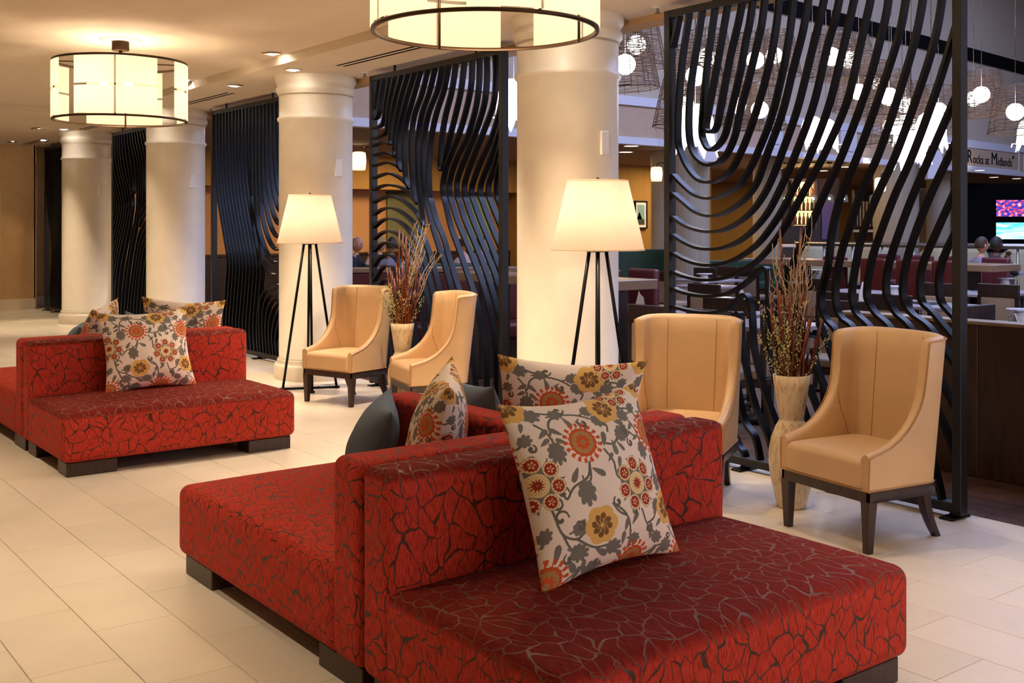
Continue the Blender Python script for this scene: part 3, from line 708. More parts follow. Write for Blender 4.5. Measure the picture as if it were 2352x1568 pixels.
sofa_group(1.79, 6.76, False)

# ================================================================== cushions
def floral(Nn):
    """suzani-style print on a square, returns Nn x Nn x 3 linear colours"""
    u = np.linspace(-1, 1, Nn); U, V = np.meshgrid(u, u, indexing='xy')
    img = np.empty((Nn, Nn, 3)); img[:] = lin('#F1E3D3')
    GR = lin('#7C776E'); GD = lin('#6B675A'); OR = lin('#D0592A'); TN = lin('#B08A58'); RD = lin('#A03422'); YE = lin('#E4B868'); CRM = lin('#EBD3A2'); BRN = lin('#7C5A34')
    def put(mask, c): img[mask] = c
    def pol(x, y): return np.hypot(U-x, V-y), np.arctan2(V-y, U-x)
    def stroke(pts, w0, w1=None, c=GD):
        w1 = w0 if w1 is None else w1; P = catmull(pts, 8); n = len(P)
        for i in range(n-1):
            a, b_ = P[i], P[i+1]; lo = np.minimum(a, b_)-.06; hi = np.maximum(a, b_)+.06
            i0, i1 = np.searchsorted(u, lo[0]), np.searchsorted(u, hi[0]); j0, j1 = np.searchsorted(u, lo[1]), np.searchsorted(u, hi[1])
            if i1 <= i0 or j1 <= j0: continue
            UU = U[j0:j1, i0:i1]; VV = V[j0:j1, i0:i1]; d = b_-a; L = d@d+1e-12
            t = np.clip(((UU-a[0])*d[0]+(VV-a[1])*d[1])/L, 0, 1); dist = np.hypot(UU-a[0]-t*d[0], VV-a[1]-t*d[1])
            ww = w0+(w1-w0)*(i+t)/(n-1); sub = img[j0:j1, i0:i1]; sub[dist < ww] = c
    def leafy(x, y, s, an, lobes=5, c=GR):
        ca, sa = math.cos(an), math.sin(an); X = ((U-x)*ca+(V-y)*sa)/s; Y = (-(U-x)*sa+(V-y)*ca)/s
        r = np.hypot(X, Y*1.25); th = np.arctan2(Y*1.25, X)
        put(r < .62+.36*np.abs(np.cos(lobes*th))**.7*(.62+.38*np.cos(th)), c)
        stroke([(x-s*.95*ca, y-s*.95*sa), (x, y)], .012, .016, c)
    def drop(x, y, s, an, c=GR):
        ca, sa = math.cos(an), math.sin(an); X = ((U-x)*ca+(V-y)*sa)/s; Y = (-(U-x)*sa+(V-y)*ca)/s
        put((np.abs(X) < 1) & (np.abs(Y) < .36*np.sqrt(np.clip(1-X*X, 0, 1))*(1+.5*X)), c)
    def curl(x, y, s, an, turn=1, c=GD):
        pts = [(x+s*(1-k/16)*math.cos(an+turn*k*.42)-s*math.cos(an), y+s*(1-k/16)*math.sin(an+turn*k*.42)-s*math.sin(an)) for k in range(13)]
        stroke(pts, .010, .022, c)
    def sun(x, y, s):
        r, th = pol(x, y); put(r < s*(.86+.14*np.sign(np.sin(17*th))*1.0), OR); put((r > s*.70) & (r < s*.78) & (np.sin(17*th+1.2) > .1), lin('#F1E3D3'))
        put(r < s*(.56+.03*np.sin(24*th)), TN); put(r < s*(.34+.05*np.sin(9*th)), OR); put(r < s*.13, TN); put(r < s*.05, GR)
    def flower(x, y, s):
        r, th = pol(x, y); put(r < s*(.86+.13*np.abs(np.cos(3*th))), YE)
        for k in range(8):
            a = k*PI/4; curl(x+s*.44*math.cos(a), y+s*.44*math.sin(a), s*.13, a+PI/2, 1 if k % 2 else -1, BRN)
        put(r < s*(.34+.1*np.cos(8*th)), BRN); put(r < s*.2*(1+.3*np.cos(6*th)), TN); put(r < s*.08, YE)
    def rosette(x, y, s):
        r, th = pol(x, y); put(r < s*(.74+.10*np.cos(7*th-7*PI/2)), GR)
        for k in range(14):
            a = PI/2+(k+.5)*PI/7; stroke([(x+s*.6*math.cos(a), y+s*.6*math.sin(a)), (x+s*1.02*math.cos(a+.08), y+s*1.02*math.sin(a+.08))], .02, .008, GR)
        put(r < s*.42, CRM); put((r < s*.36) & (np.sin(22*th) > .2) & (r > s*.22), lin('#E0BE7A')); put(r < s*(.19+.05*np.cos(12*th)), RD); put(r < s*.04, GR)
        for k in range(7):
            a = PI/2+k*2*PI/7; q, tq = pol(x+s*.74*math.cos(a), y+s*.74*math.sin(a)); put(q < s*.30, GR); put(q < s*.285, CRM); put(q < s*(.225+.015*np.cos(12*tq)), RD)
            put((q < s*.13) & (q > s*.035) & (np.cos(5*tq) > .35), CRM)
    # stems
    for pts in ([(-.28,.2),(-.33,.02),(-.42,-.02)], [(-.28,.2),(-.36,.05),(-.55,-.02),(-.66,-.12),(-.7,-.05)], [(-.05,.3),(.02,.15),(.02,0),(.1,-.07)], [(-.75,.72),(-.66,.62),(-.62,.45)], [(-.9,.9),(-.7,.88),(-.45,.82),(-.2,.78),(.02,.66)],
                [(-.45,.82),(-.58,.72),(-.62,.58)], [(.02,.66),(.12,.58),(.1,.5)], [(.44,.65),(.55,.5),(.58,.3)], [(.28,.75),(.5,.75),(.65,.7),(.7,.58)], [(-.05,.38),(.1,.34),(.22,.42)], [(.5,.38),(.4,.45),(.28,.44)],
                [(-.85,-.2),(-.78,-.45),(-.62,-.55),(-.5,-.5)], [(-.78,-.45),(-.7,-.62),(-.6,-.7)], [(-.62,-.55),(-.4,-.7),(-.2,-.72)], [(-.08,-.3),(.06,-.45),(.1,-.65),(.06,-.9)], [(.06,-.45),(-.05,-.38),(-.12,-.28)], [(.3,-.42),(.36,-.6),(.52,-.75)], [(.36,-.6),(.5,-.55),(.6,-.42)],
                [(-.75,-.98),(-.55,-.9),(-.42,-.92)], [(.4,-.98),(.55,-.9),(.7,-.88)], [(.72,-.02),(.62,-.1),(.56,-.22)], [(.82,.2),(.76,.06),(.72,-.1)], [(.8,-.68),(.9,-.8),(.98,-.86)]):
        stroke(pts, .013)
    for x, y, s, an in ((-.63,.38,.16,-1.6),(-.41,-.09,.17,-1.5),(.28,.44,.15,.6),(.58,.22,.13,-1.6),(.72,-.16,.14,-1.5),(-.57,-.45,.13,.2),(-.6,-.7,.15,-.5),(-.15,-.76,.14,-.3),(-.41,-.95,.15,.3),(.15,-.73,.10,-.2),(.52,-.78,.12,-.2),
                        (.70,-.9,.13,.4),(.04,.66,.13,-.4),(-.75,.84,.14,.0),(-.46,.82,.11,.2),(.43,.66,.13,.1),(-.03,.81,.12,.3),(.65,.72,.1,.6),(.92,-.62,.1,1.0),(-.92,.55,.10,.7),(.93,.7,.13,.5),(.1,-.08,.08,-.9),(-.95,-.45,.1,1.2),(.56,-.42,.1,1.0)):
        leafy(x, y, s, an, random.choice((4, 5)))
    for x, y, s, an in ((-.7,.6,.08,.6),(-.55,.6,.08,2.5),(-.72,.5,.07,.5),(-.53,.48,.07,2.6),(.48,.5,.07,.6),(.66,.46,.07,2.5),(.5,.36,.06,.4),(.65,.34,.06,2.6),(0,.42,.09,1.2),(.1,.3,.09,-1.6),(.2,.3,.07,-1),(.0,.2,.06,.8),(.1,.12,.07,1.2),(-.2,.08,.09,-.6),(-.5,.1,.09,-2.2),
                        (.05,-.55,.08,1.2),(.18,-.5,.08,.9),(.0,-.7,.08,1.4),(.13,-.86,.09,.8),(-.02,-.9,.08,2.2),(-.68,-.82,.1,-1),(-.85,-.65,.1,1.3),(-.3,-.78,.1,-.6),(.42,-.7,.1,1.5),(.3,-.9,.08,-2.0),(.58,-.62,.07,.6),(-.2,.62,.1,-1),(-.36,.7,.08,-1.2),(.3,.6,.1,-.6),(.85,.55,.08,-1.2),
                        (.86,.0,.08,1.2),(.92,.12,.07,.6),(.84,-.15,.08,1.6),(-.6,-.95,.1,1.2),(-.52,-.88,.08,1.6),(.5,-.95,.08,1),(.6,-.98,.07,1.3),(-.95,.35,.07,.4),(-.9,.7,.06,1.2)):
        drop(x, y, s, an)
    for x, y, s, an, t in ((-.62,-.05,.07,0,1),(-.75,-.1,.07,1,-1),(-.08,-.22,.06,2,1),(.1,.08,.05,1,-1),(-.68,-.3,.09,0,1),(-.58,-.38,.06,2,-1),(.22,-.38,.05,1,1),(.56,-.14,.06,0,1),(.63,-.3,.08,1.5,-1),(.4,.52,.05,1,1),(-.2,.72,.07,2,1),(-.3,.88,.06,0,-1),(.52,.8,.06,0,1),(.75,.66,.06,2,-1),(-.75,-.68,.06,2,1),(.42,-.6,.06,1,-1),(.78,.12,.05,1,1),(.88,.26,.05,3,1),(-.85,.5,.05,1,-1),(.36,.36,.05,2,1),(.42,.44,.04,0,-1),(-.24,-.95,.05,1,1),(-.3,-.88,.05,0,-1),(.82,-.8,.05,0,1)):
        curl(x, y, s, an, t)
    for p in ((-.28,.43,.24),(.80,.40,.24),(.18,-1.0,.24),(-.96,-.92,.26),(1.0,-1.0,.2)): sun(*p)
    for p in ((-.29,-.48,.22),(.79,-.46,.21),(.21,.80,.21),(-.95,.97,.22),(.97,1.0,.2)): flower(*p)
    for p in ((.30,-.13,.29),(-.93,.08,.29),(.5,1.02,.24)): rosette(*p)
    return img
def cushion_mesh(S, T, n, col=None, sag=.125):
    u = np.linspace(-1, 1, n); U, V = np.meshgrid(u, u, indexing='xy')
    def surf(sg):
        X = S*U*(1-sag*(1-V*V)*np.abs(U)**1.5); Y = S*V*(1-sag*(1-U*U)*np.abs(V)**1.5)
        th = T*(np.clip(1-U**2, 0, 1)*np.clip(1-V**2, 0, 1))**.55
        wr = .004*np.sin(9*U+3*V)*np.sin(7*V)*(1-U**2)*(1-V**2)
        return np.stack([X, sg*(th+wr*.7), Y], -1).reshape(-1, 3)
    A = surf(-1); B = surf(1); idx = np.arange(n*n).reshape(n, n)
    q = np.stack([idx[:-1, :-1], idx[:-1, 1:], idx[1:, 1:], idx[1:, :-1]], -1).reshape(-1, 4)
    vs = np.concatenate([A, B]); fs = np.concatenate([q, q[:, ::-1]+n*n])
    me = bpy.data.meshes.new('cushion'); me.from_pydata(vs.tolist(), [], fs.tolist()); me.polygons.foreach_set('use_smooth', [True]*len(fs))
    if col is not None:
        c = np.concatenate([col.reshape(-1, 3), col[:, ::-1].reshape(-1, 3)]); c = np.concatenate([c, np.ones((len(c), 1))], 1)
        at = me.color_attributes.new('print', 'FLOAT_COLOR', 'POINT'); at.data.foreach_set('color', c.ravel().astype(np.float32))
    me.update(); return me
NF = 330
fl = cushion_mesh(.29, .115, NF, floral(NF)); fl.materials.append(M['floral_print'])
bl = cushion_mesh(.235, .11, 60); bl.materials.append(M['blue_denim'])
def cushion(me, loc, yaw, lean, label, roll=0, sc=(1, 1, 1), fab='floral cushions'):
    o = bpy.data.objects.new('floral_cushion' if me is fl else 'denim_cushion', me); COL.objects.link(o)
    o.matrix_world = Matrix.Translation(loc) @ Matrix.Rotation(yaw, 4, 'Z') @ Matrix.Rotation(lean, 4, 'X') @ Matrix.Rotation(roll, 4, 'Y') @ Matrix.Diagonal((*sc, 1))
    return tag(o, label, 'cushion', fab)
def pillows(ox, oy, near):
    lb = [('floral cushion standing in front on the foreground sofa seat', 'floral cushion standing in front on the far sofa seat'),
          ('floral cushion seen edge-on left of the front cushion, beside the blue cushion', 'floral cushion peeking over the far sofa at left'),
          ('blue-grey denim cushion at the left end of the near middle backrest', 'blue cushion corner just showing over the far sofa backrest'),
          ('floral cushion behind the foreground backrest, before the cream chair', 'floral cushion peeking over the far sofa at right'),
          ('blue denim cushion almost hidden behind the near middle backrest', 'hidden blue cushion behind the far middle backrest')]
    k = 0 if near else 1
    if near: cushion(fl, (ox+.645, oy+.60, .675), math.radians(3), math.radians(-20), lb[0][k], math.radians(-1), (1.09, 1, 1.02))
    else: cushion(fl, (ox+.72, oy+.64, .665), math.radians(-2), math.radians(-16), lb[0][k], math.radians(-2), (1.08, 1, .98))
    cushion(fl, (ox+.665, oy+1.55, .655), math.radians(-124), math.radians(-12), lb[1][k], math.radians(5), (1, 1.0, 1))
    cushion(bl, (ox+.635, oy+2.0, .575), math.radians(-118), math.radians(-22), lb[2][k], math.radians(6), (.9, .9, .9), 'blue cushions')
    cushion(fl, (ox+1.28, oy+1.47, .67), math.radians(147), math.radians(-9), lb[3][k], math.radians(-3), (1.1, 1, 1))
    cushion(bl, (ox+1.10, oy+1.90, .60), math.radians(88), math.radians(-14), lb[4][k], 0, (1, 1, 1), 'blue cushions')
pillows(1.70, 2.05, True)
pillows(1.79, 6.76, False)

# ================================================================== floor lamps
def floor_lamp(loc, rz, label, power):
    t = thing('floor_lamp', label, 'floor lamp', loc, rz, 'tripod-style floor lamps')
    zt, zb = 1.80, 1.355
    obj('shade', MB().lathe([(.30, zb), (.195, zt)], 56), 'shade_linen', t)
    obj('shade_rim', MB().lathe([(.302, zb-.003), (.303, zb+.006), (.299, zb+.006)], 56).lathe([(.197, zt-.006), (.198, zt+.002), (.193, zt+.002)], 56), 'shade_linen', t)
    obj('finial', MB().lathe([(.02, zt-.005), (.02, zt+.004), (.008, zt+.008), (.011, zt+.018), (.0, zt+.024)], 12), 'bronze', t)
    obj('spider', MB().tube([(-.19, 0, zt-.01), (.19, 0, zt-.01)], .003, 5).tube([(0, -.19, zt-.01), (0, .19, zt-.01)], .003, 5).tube([(0, 0, zb+.02), (0, 0, zt-.01)], .005, 6), 'bronze', t)
    obj('neck_plate', MB().lathe([(.0, zb+.02), (.045, zb+.02), (.075, zb+.004), (.085, zb-.004), (.07, zb-.014), (.0, zb-.014)], 24), 'black_metal', t)
    for a in (0, PI/2, PI, 3*PI/2):
        c, s = math.cos(a), math.sin(a)
        obj('leg', MB().tube([(.055*c, .055*s, zb-.01), (.245*c, .245*s, .02)], .012, 8), 'black_metal', t)
        obj('foot', MB().tube([(.0*c, .0*s, .011), (.275*c, .275*s, .011)], .011, 4).lathe([(.024, 0), (.024, .016), (.015, .022)], 12, .245*c, .245*s, capt=True), 'black_metal', t)
    obj('bulb', MB().sphere((0, 0, 1.56), .04, 14, 9, (1, 1, 1.3)), 'bulb_warm', t)
    light('POINT', 'floor_lamp_light', (0, 0, 1.57), power, NEUT, size=.07, parent=t)
floor_lamp((4.62, 9.16, 0), math.radians(-22), 'floor lamp with white shade beside the farther cream chair', 2.0)
floor_lamp((4.67, 5.22, 0), math.radians(-40), 'floor lamp with large white shade before the nearest column', 2.0)

# ================================================================== cream wing chairs
def wing_chair_meshes():
    # side profile: (y along the arm, top height); then the back arc
    prof = [(-.285, .452), (-.255, .462), (-.21, .472), (-.15, .490), (-.09, .522), (-.04, .562), (0, .608), (.03, .66), (.048, .715), (.056, .78), (.060, .85), (.062, .915), (.064, .955), (.070, .968), (.10, .972)]
    hw, yb = .300, .25
    cols = [(hw-.0*0, y, z, (1, 0)) for y, z in prof]
    cx0 = .10
    for i in range(1, 24):
        th = PI*i/24; c, s = math.cos(th), math.sin(th); e = .72
        x = hw*math.copysign(abs(c)**e, c); y = cx0+(yb-cx0)*s**e
        nx = math.copysign(abs(c)**(2-e), c)/hw; ny = s**(2-e)/(yb-cx0); L = math.hypot(nx, ny)
        cols.append((x, y, .972+.012*s, (nx/L, ny/L)))
    cols += [(-hw, y, z, (-1, 0)) for y, z in reversed(prof)]
    zb0, zs = .285, .288
    def flare(x, y, z):
        t = (z-.285)/.69; back = max(0, min(1, (y+.05)/.35))
        return (x*(.965+.065*t), y-.03*back+.085*t*back+.01*t, z)
    nz = 9; th_ = .055; V = []; F = []
    rows = nz*2+3
    for (x, y, zt, n) in cols:
        o = []
        for k in range(nz): o.append(flare(x, y, zb0+(zt-.02-zb0)*k/(nz-1)))
        m_ = [flare(x-n[0]*th_*.2, y-n[1]*th_*.2, zt-.003), flare(x-n[0]*th_*.5, y-n[1]*th_*.5, zt+.004), flare(x-n[0]*th_*.8, y-n[1]*th_*.8, zt-.003)]
        i_ = [flare(x-n[0]*th_, y-n[1]*th_, zs+(zt-.02-zs)*(nz-1-k)/(nz-1)) for k in range(nz)]
        V += o + m_ + i_
    for c in range(len(cols)-1):
        for k in range(rows-1): F.append((c*rows+k, (c+1)*rows+k, (c+1)*rows+k+1, c*rows+k+1))
    e = (len(cols)-1)*rows
    shell = MB().add(V, F, True); shell.add([V[k] for k in range(rows)], [tuple(range(rows))]); shell.add([V[e+k] for k in range(rows)], [tuple(range(rows))[::-1]])
    # piping along the outer upper edge and down the front tips
    edge = [flare(x+n[0]*.002, y+n[1]*.002, zt-.012) for (x, y, zt, n) in cols]
    tipR = [V[k] for k in range(0, nz)]; tipL = [V[e+k] for k in range(0, nz)]
    pip = MB().tube(tipR + edge + tipL[::-1], .0035, 5)
    low = [flare(x+n[0]*.003, y+n[1]*.003, zb0+.006) for (x, y, zt, n) in cols]; pip.tube([(.26, -.292, zb0+.006)] + low + [(-.26, -.292, zb0+.006), (.26, -.292, zb0+.006)], .0035, 5)
    # inner seams: centre of the back, and the two wing seams
    def inner(ci, k0=0, k1=None):
        x, y, zt, n = cols[ci]; return [flare(x-n[0]*(th_+.001), y-n[1]*(th_+.001), zs+(zt-.02-zs)*q/8) for q in range(9)]
    seam = MB()
    for ci in (len(prof)+8, len(cols)-len(prof)-9): seam.tube(inner(ci), .002, 4)
    # arm seam that curves from the wing edge down to the seat
    for sg in (0, 1):
        pts = []
        for k, (ci, f) in enumerate([(8, 1.0), (9, .66), (11, .52), (13, .42), (14, .33), (15, .22), (15, .1)]):
            cc = ci if sg == 0 else len(cols)-1-ci; x, y, zt, n = cols[cc]; zz = zs+(zt-.02-zs)*f
            pts.append(flare(x-n[0]*(th_+.001), y-n[1]*(th_+.001), zz))
        seam.tube(catmull(pts, 4), .002, 4)
    seat = round_box(-.25, .25, -.298, .20, .285, .43, .03, .016, 8)
    # wooden apron following the footprint
    ap = []; 
    outl = [(x*.97, y*.97-.002, n) for (x, y, zt, n) in cols]
    apV = [(x, y, z) for z in (.235, .287) for (x, y, n) in outl] + [(x*.88, y*.88, z) for z in (.235, .287) for (x, y, n) in outl]; K = len(outl); apF = []
    for i in range(K-1):
        apF += [(i, i+1, K+i+1, K+i), (2*K+i+1, 2*K+i, 3*K+i, 3*K+i+1), (i+1, i, 2*K+i, 2*K+i+1)]
    apron = MB().add(apV, apF, True); apron.box(-.27, .27, -.282, -.255, .235, .287)
    def leg(x0, y0, x1, y1, w0, w1, bow=0):
        n = 7; vs = []; fs = []
        for i in range(n):
            t = i/(n-1); x = x0+(x1-x0)*t; y = y0+(y1-y0)*(t**1.8 if bow else t); w_ = (w0+(w1-w0)*t)/2; z = .24*(1-t)
            vs += [(x-w_, y-w_, z), (x+w_, y-w_, z), (x+w_, y+w_, z), (x-w_, y+w_, z)]
        for i in range(n-1):
            for q in range(4): fs.append((i*4+q, (i*4+(q+1) % 4), i*4+4+(q+1) % 4, i*4+4+q))
        fs += [(3, 2, 1, 0), tuple((n-1)*4+q for q in range(4))]
        return MB().add(vs, [f[::-1] for f in fs])
    legs = [leg(.265, -.258, .262, -.262, .052, .032), leg(-.265, -.258, -.262, -.262, .052, .032), leg(.205, .165, .205, .255, .05, .032, 1), leg(-.205, .165, -.205, .255, .05, .032, 1)]
    return shell, pip, seam, seat, apron, legs
sh, pp, sm_, st, ap, lg = wing_chair_meshes()
ch = thing('wing_chair', 'cream leather wing chair at far right by the tall vase', 'armchair', (4.63, 3.20, 0), math.radians(-99), 'cream wing chairs')
obj('shell', sh, 'leather_cream', ch); obj('piping', pp, 'leather_seam', ch); obj('seam', sm_, 'leather_seam', ch); obj('seat_cushion', st, 'leather_cream', ch); obj('apron', ap, 'dark_wood', ch)
for l in lg: obj('leg', l, 'dark_wood', ch)
dup(ch, (4.52, 4.33, 0), math.radians(-60), 'cream leather wing chair behind the foreground sofa, left of the near vase')
dup(ch, (4.60, 8.35, 0), math.radians(-73), 'cream leather wing chair next to the farther floor lamp')
dup(ch, (4.75, 7.25, 0), math.radians(-105), 'cream leather wing chair seen from its side, right of the farther vase')

# ================================================================== vases with dry branches
def vase(loc, label, seed):
    rnd = random.Random(seed)
    v = thing('floor_vase', label, 'vase', loc, 0, 'tall bone mosaic vases')
    prof = [(.068, 0), (.078, .004), (.092, .07), (.112, .16), (.121, .24), (.12, .30), (.108, .37), (.085, .43), (.066, .465), (.063, .475), (.066, .485), (.078, .56), (.091, .65), (.1, .708), (.095, .710), (.085, .65), (.06, .5)]
    obj('body', MB().lathe(prof, 48, capb=True), 'bone_mosaic', v)
    return v
def branches(loc, seed, label1, label2, label3, lean, h0=.60, wil_dx=(0, 0)):
    rnd = random.Random(seed)
    # lateral direction as seen from the lobby: rt ; lean shifts the bamboo fan
    R2 = Vector((rt.x, rt.y)); F2 = Vector((fw.x, fw.y))
    t = thing('bamboo_bundle', label1, 'dried stems', loc, 0, 'bundles of brown bamboo sticks')
    for k in range(38):
        a = rnd.uniform(-.55, .75)+lean; b_ = rnd.uniform(-.35, .35); L = rnd.uniform(.85, 1.22) if k < 34 else rnd.uniform(1.2, 1.52)
        p0 = R2*rnd.uniform(-.045, .045)+F2*rnd.uniform(-.04, .04); off = R2*a*.165+F2*b_*.16
        zt = L-.02*abs(a); pts = []
        for i in range(5):
            q = i/4; pts.append((p0.x+off.x*q*1.0, p0.y+off.y*q, .50+(zt-.50)*q))
        g = MB().tube(pts, [.0088, .0086, .008, .0075, .0065], 6)
        for i in range(1, 4):
            q = pts[i]; g.lathe([(.008, q[2]-.004), (.0102, q[2]), (.008, q[2]+.004)], 5, q[0], q[1])
        obj('bamboo_stick', g, 'bamboo', t)
    g = MB(); 
    t2 = thing('willow_bundle', label2, 'dried stems', loc, 0, 'bundles of curly willow')
    for k in range(15):
        a = rnd.uniform(-.62, .62)+wil_dx[0]; b_ = rnd.uniform(-.3, .3); L = rnd.uniform(1.25, 1.58)
        p0 = R2*rnd.uniform(-.03, .03); pts = []; ph = rnd.uniform(0, 6); ph2 = rnd.uniform(0, 6); am = rnd.uniform(.008, .02)
        for i in range(22):
            q = i/21; w1 = am*math.sin(ph+q*15)*q; w2 = am*math.sin(ph2+q*13)*q; bx = (a*.18*q+w1+wil_dx[1]*q*q); by = b_*.15*q+w2
            pts.append((p0.x+R2.x*bx+F2.x*by, p0.y+R2.y*bx+F2.y*by, .52+(L-.52)*q))
        g = MB().tube(pts, [.0062-.0042*i/21 for i in range(22)], 4)
        for s_ in range(3):
            i0 = rnd.randint(12, 18); P0 = Vector(pts[i0]); sg = rnd.choice((-1, 1)); tw = []
            for i in range(8):
                q = i/7; tw.append(P0+Vector((R2.x, R2.y, 0))*(sg*.05*q+.007*math.sin(q*12+ph))+Vector((0, 0, rnd.uniform(.12, .13)*q)))
            g.tube(tw, [.0028-.0016*i/7 for i in range(8)], 4)
        obj('willow_branch', g, 'willow', t2)
    t3 = thing('glitter_spray', label3, 'dried stems', loc, 0, 'sprays of glittering stems')
    for k in range(15):
        a = rnd.uniform(-.75, .32) if k > 1 else -.95; b_ = rnd.uniform(-.6, -.15); L = rnd.uniform(.88, 1.12); pts = []
        if k == 14: a = .95; L = .93
        for i in range(9):
            q = i/8; bx = a*.20*q**1.1; by = b_*.16*q; pts.append(Vector((R2.x*bx+F2.x*by, R2.y*bx+F2.y*by, .53+(L-.53)*q)))
        st_ = obj('glitter_stem', MB().tube(pts, [.0028-.0014*i/8 for i in range(9)], 4), 'stem_green', t3)
        g = MB()
        for s_ in range(70):
            q = rnd.uniform(.22, 1.0)*8; i = min(int(q), 7); p = pts[i].lerp(pts[i+1], q-i); r_ = rnd.uniform(.003, .0056)
            p = p+Vector((rnd.gauss(0, .009), rnd.gauss(0, .009), rnd.gauss(0, .006)))
            g.add([p+Vector(d)*r_ for d in ((1,0,0),(-1,0,0),(0,1,0),(0,-1,0),(0,0,1.3),(0,0,-1.3))], [(0,2,4),(2,1,4),(1,3,4),(3,0,4),(2,0,5),(1,2,5),(3,1,5),(0,3,5)])
        tag(obj('glitter_bead', g, 'glitter', st_), kind='stuff')
vase((4.735, 3.735, 0), 'tall cream mosaic vase between the two near wing chairs', 1)
branches((4.735, 3.735, 0), 5, 'brown bamboo sticks fanned out in the near vase', 'pale curly willow twigs rising from the near vase', 'gold-green glitter stems in the near vase', .04)
vase((4.72, 7.69, 0), 'tall cream mosaic vase between the two farther wing chairs', 2)
branches((4.72, 7.69, 0), 9, 'brown bamboo sticks in the farther vase', 'pale curly willow twigs leaning right in the farther vase', 'silver-green glitter stems in the farther vase', -.05, wil_dx=(.30, .16))
# lamp cord on the floor by the nearest column
tag(obj('lamp_cord', MB().tube(catmull([(4.70, 9.2, .006), (4.8, 9.3, .006), (4.93, 9.28, .006), (5.02, 9.35, .02), (5.05, 9.42, .12)], 5), .004, 6), 'plastic_white'), 'thin white cord from the farther floor lamp to the column', 'cord')
tag(obj('lamp_cord', MB().tube(catmull([(5.48, 6.9, .012), (5.46, 6.6, .012), (5.52, 6.35, .014), (5.40, 6.22, .02), (5.36, 6.18, .1)], 5), .005, 6), 'brass'), 'yellowish cord on the floor behind the arched screen', 'cord')

# ================================================================== RESTAURANT: shell
struct('floor_restaurant', MB().box(5.34, 38, -6, 30, -.12, -.004), 'plank_floor', label='brown plank floor of the restaurant', cat='floor')
struct('wall_atrium', MB().box(5.5, 5.62, -6, 22.4, 3.0, 9.0), 'gypsum_gray', label='grey wall above the columns on the hall side', cat='wall')
FA = [(5.62, 14.0), (14, 14.1), (37.6, 16.9)]
def fascia(z0, z1, thick, grow=0.0, y_off=0.0):
    mb = MB()
    for (a, b) in zip(FA[:-1], FA[1:]):
        d = Vector((b[0]-a[0], b[1]-a[1])).normalized(); n = Vector((d.y, -d.x))
        p = [Vector(a)+n*grow, Vector(b)+n*grow, Vector(b)-n*thick, Vector(a)-n*thick]
        mb.prism([(q.x, q.y) for q in p], z0, z1)
    return mb
struct('wall_upper', fascia(3.72, 9.0, .25), 'gypsum_gray', label='tall grey wall above the restaurant bulkhead', cat='wall')
struct('wall_bulkhead', fascia(3.0, 3.72, .25, .05), 'fascia_panel', label='beige bulkhead band around the hall', cat='wall')
struct('trim_2', fascia(3.66, 3.82, .1, .09), 'trim_white', label='upper white moulding of the bulkhead', cat='moulding')
struct('trim_3', fascia(2.97, 3.10, .1, .09), 'trim_white', label='lower white moulding of the bulkhead', cat='moulding')
d_ = (Vector(FA[2])-Vector(FA[1])).normalized(); n_ = Vector((d_.y, -d_.x))
def on_f(x, out=.06):       # point on the long bulkhead face
    t = (x-FA[1][0])/d_.x; p = Vector(FA[1])+d_*t+n_*out; return p
ang_f = math.atan2(d_.y, d_.x)
struct('trim_4', fascia(5.95, 6.28, .05, .06), 'black_matte', label='black rail high on the grey hall wall', cat='rail')
struct('ceiling_low', MB().prism([(5.62, 14.2), (14, 14.3), (37.6, 17.1), (37.6, 30), (5.62, 30)], 3.0, 3.2), 'low_ceiling', label='low taupe ceiling over the back dining area', cat='ceiling')
struct('ceiling_atrium', MB().box(5.5, 38, -6, 18, 9.0, 9.2), 'gypsum_gray', label='high ceiling of the hall', cat='ceiling')
struct('wall_rear', MB().box(5.62, 15.6, 20.4, 20.6, 0, 3.0), 'wall_orange', label='orange wall of the back dining area', cat='wall')
struct('wall_rear_ochre', MB().box(15.5, 21.0, 19.2, 19.4, 0, 3.0).box(15.45, 15.55, 19.2, 20.6, 0, 3.0), 'wall_ochre', label='ochre wall behind the dining tables', cat='wall')
struct('wall_bar', MB().box(21.0, 37.8, 24.5, 24.7, 0, 3.0).box(20.95, 21.1, 19.2, 24.7, 0, 3.0), 'wall_ochre', label='ochre wall behind the bar', cat='wall')
struct('wall_right', MB().box(37.8, 38, -6, 30, 0, 9), 'gypsum_gray', label='end wall of the hall', cat='wall')
struct('wall_south', MB().box(5.5, 38, -6.2, -6, 0, 9), 'gypsum_gray', label='hall wall out of view', cat='wall')
struct('wall_lobby_end', MB().box(6.4, 6.6, 20.0, 22.0, 0, 3.0), 'wall_tan', label='short return wall between lobby and restaurant', cat='wall')
# yellow drop above the back wall panels, olive and green panels
struct('trim_10', MB().box(5.62, 15.45, 19.9, 20.4, 2.30, 3.0), 'wall_ochre', label='yellow soffit above the wall panels', cat='soffit')
for nm, x0, x1, z0, z1, mt, lb in (('wall_panel', 12.1, 13.05, .95, 2.26, 'panel_olive', 'olive wall panel behind the arched screen'), ('wall_panel', 14.2, 14.85, .95, 2.26, 'panel_green', 'light green wall panel behind the arched screen'),
                                   ('wood_wainscot', 5.8, 15.4, 0, .95, 'walnut', 'brown wood wainscot along the orange wall')):
    t = thing(nm, lb, 'wall panel', (0, 20.36, 0)); obj('board', MB().bbox(x0, x1, -.04, .035, z0+.02, z1-.03, .006), mt, t); obj('rail', MB().bbox(x0, x1, -.06, .03, z1-.03, z1+.02, .004), 'dark_wood', t)

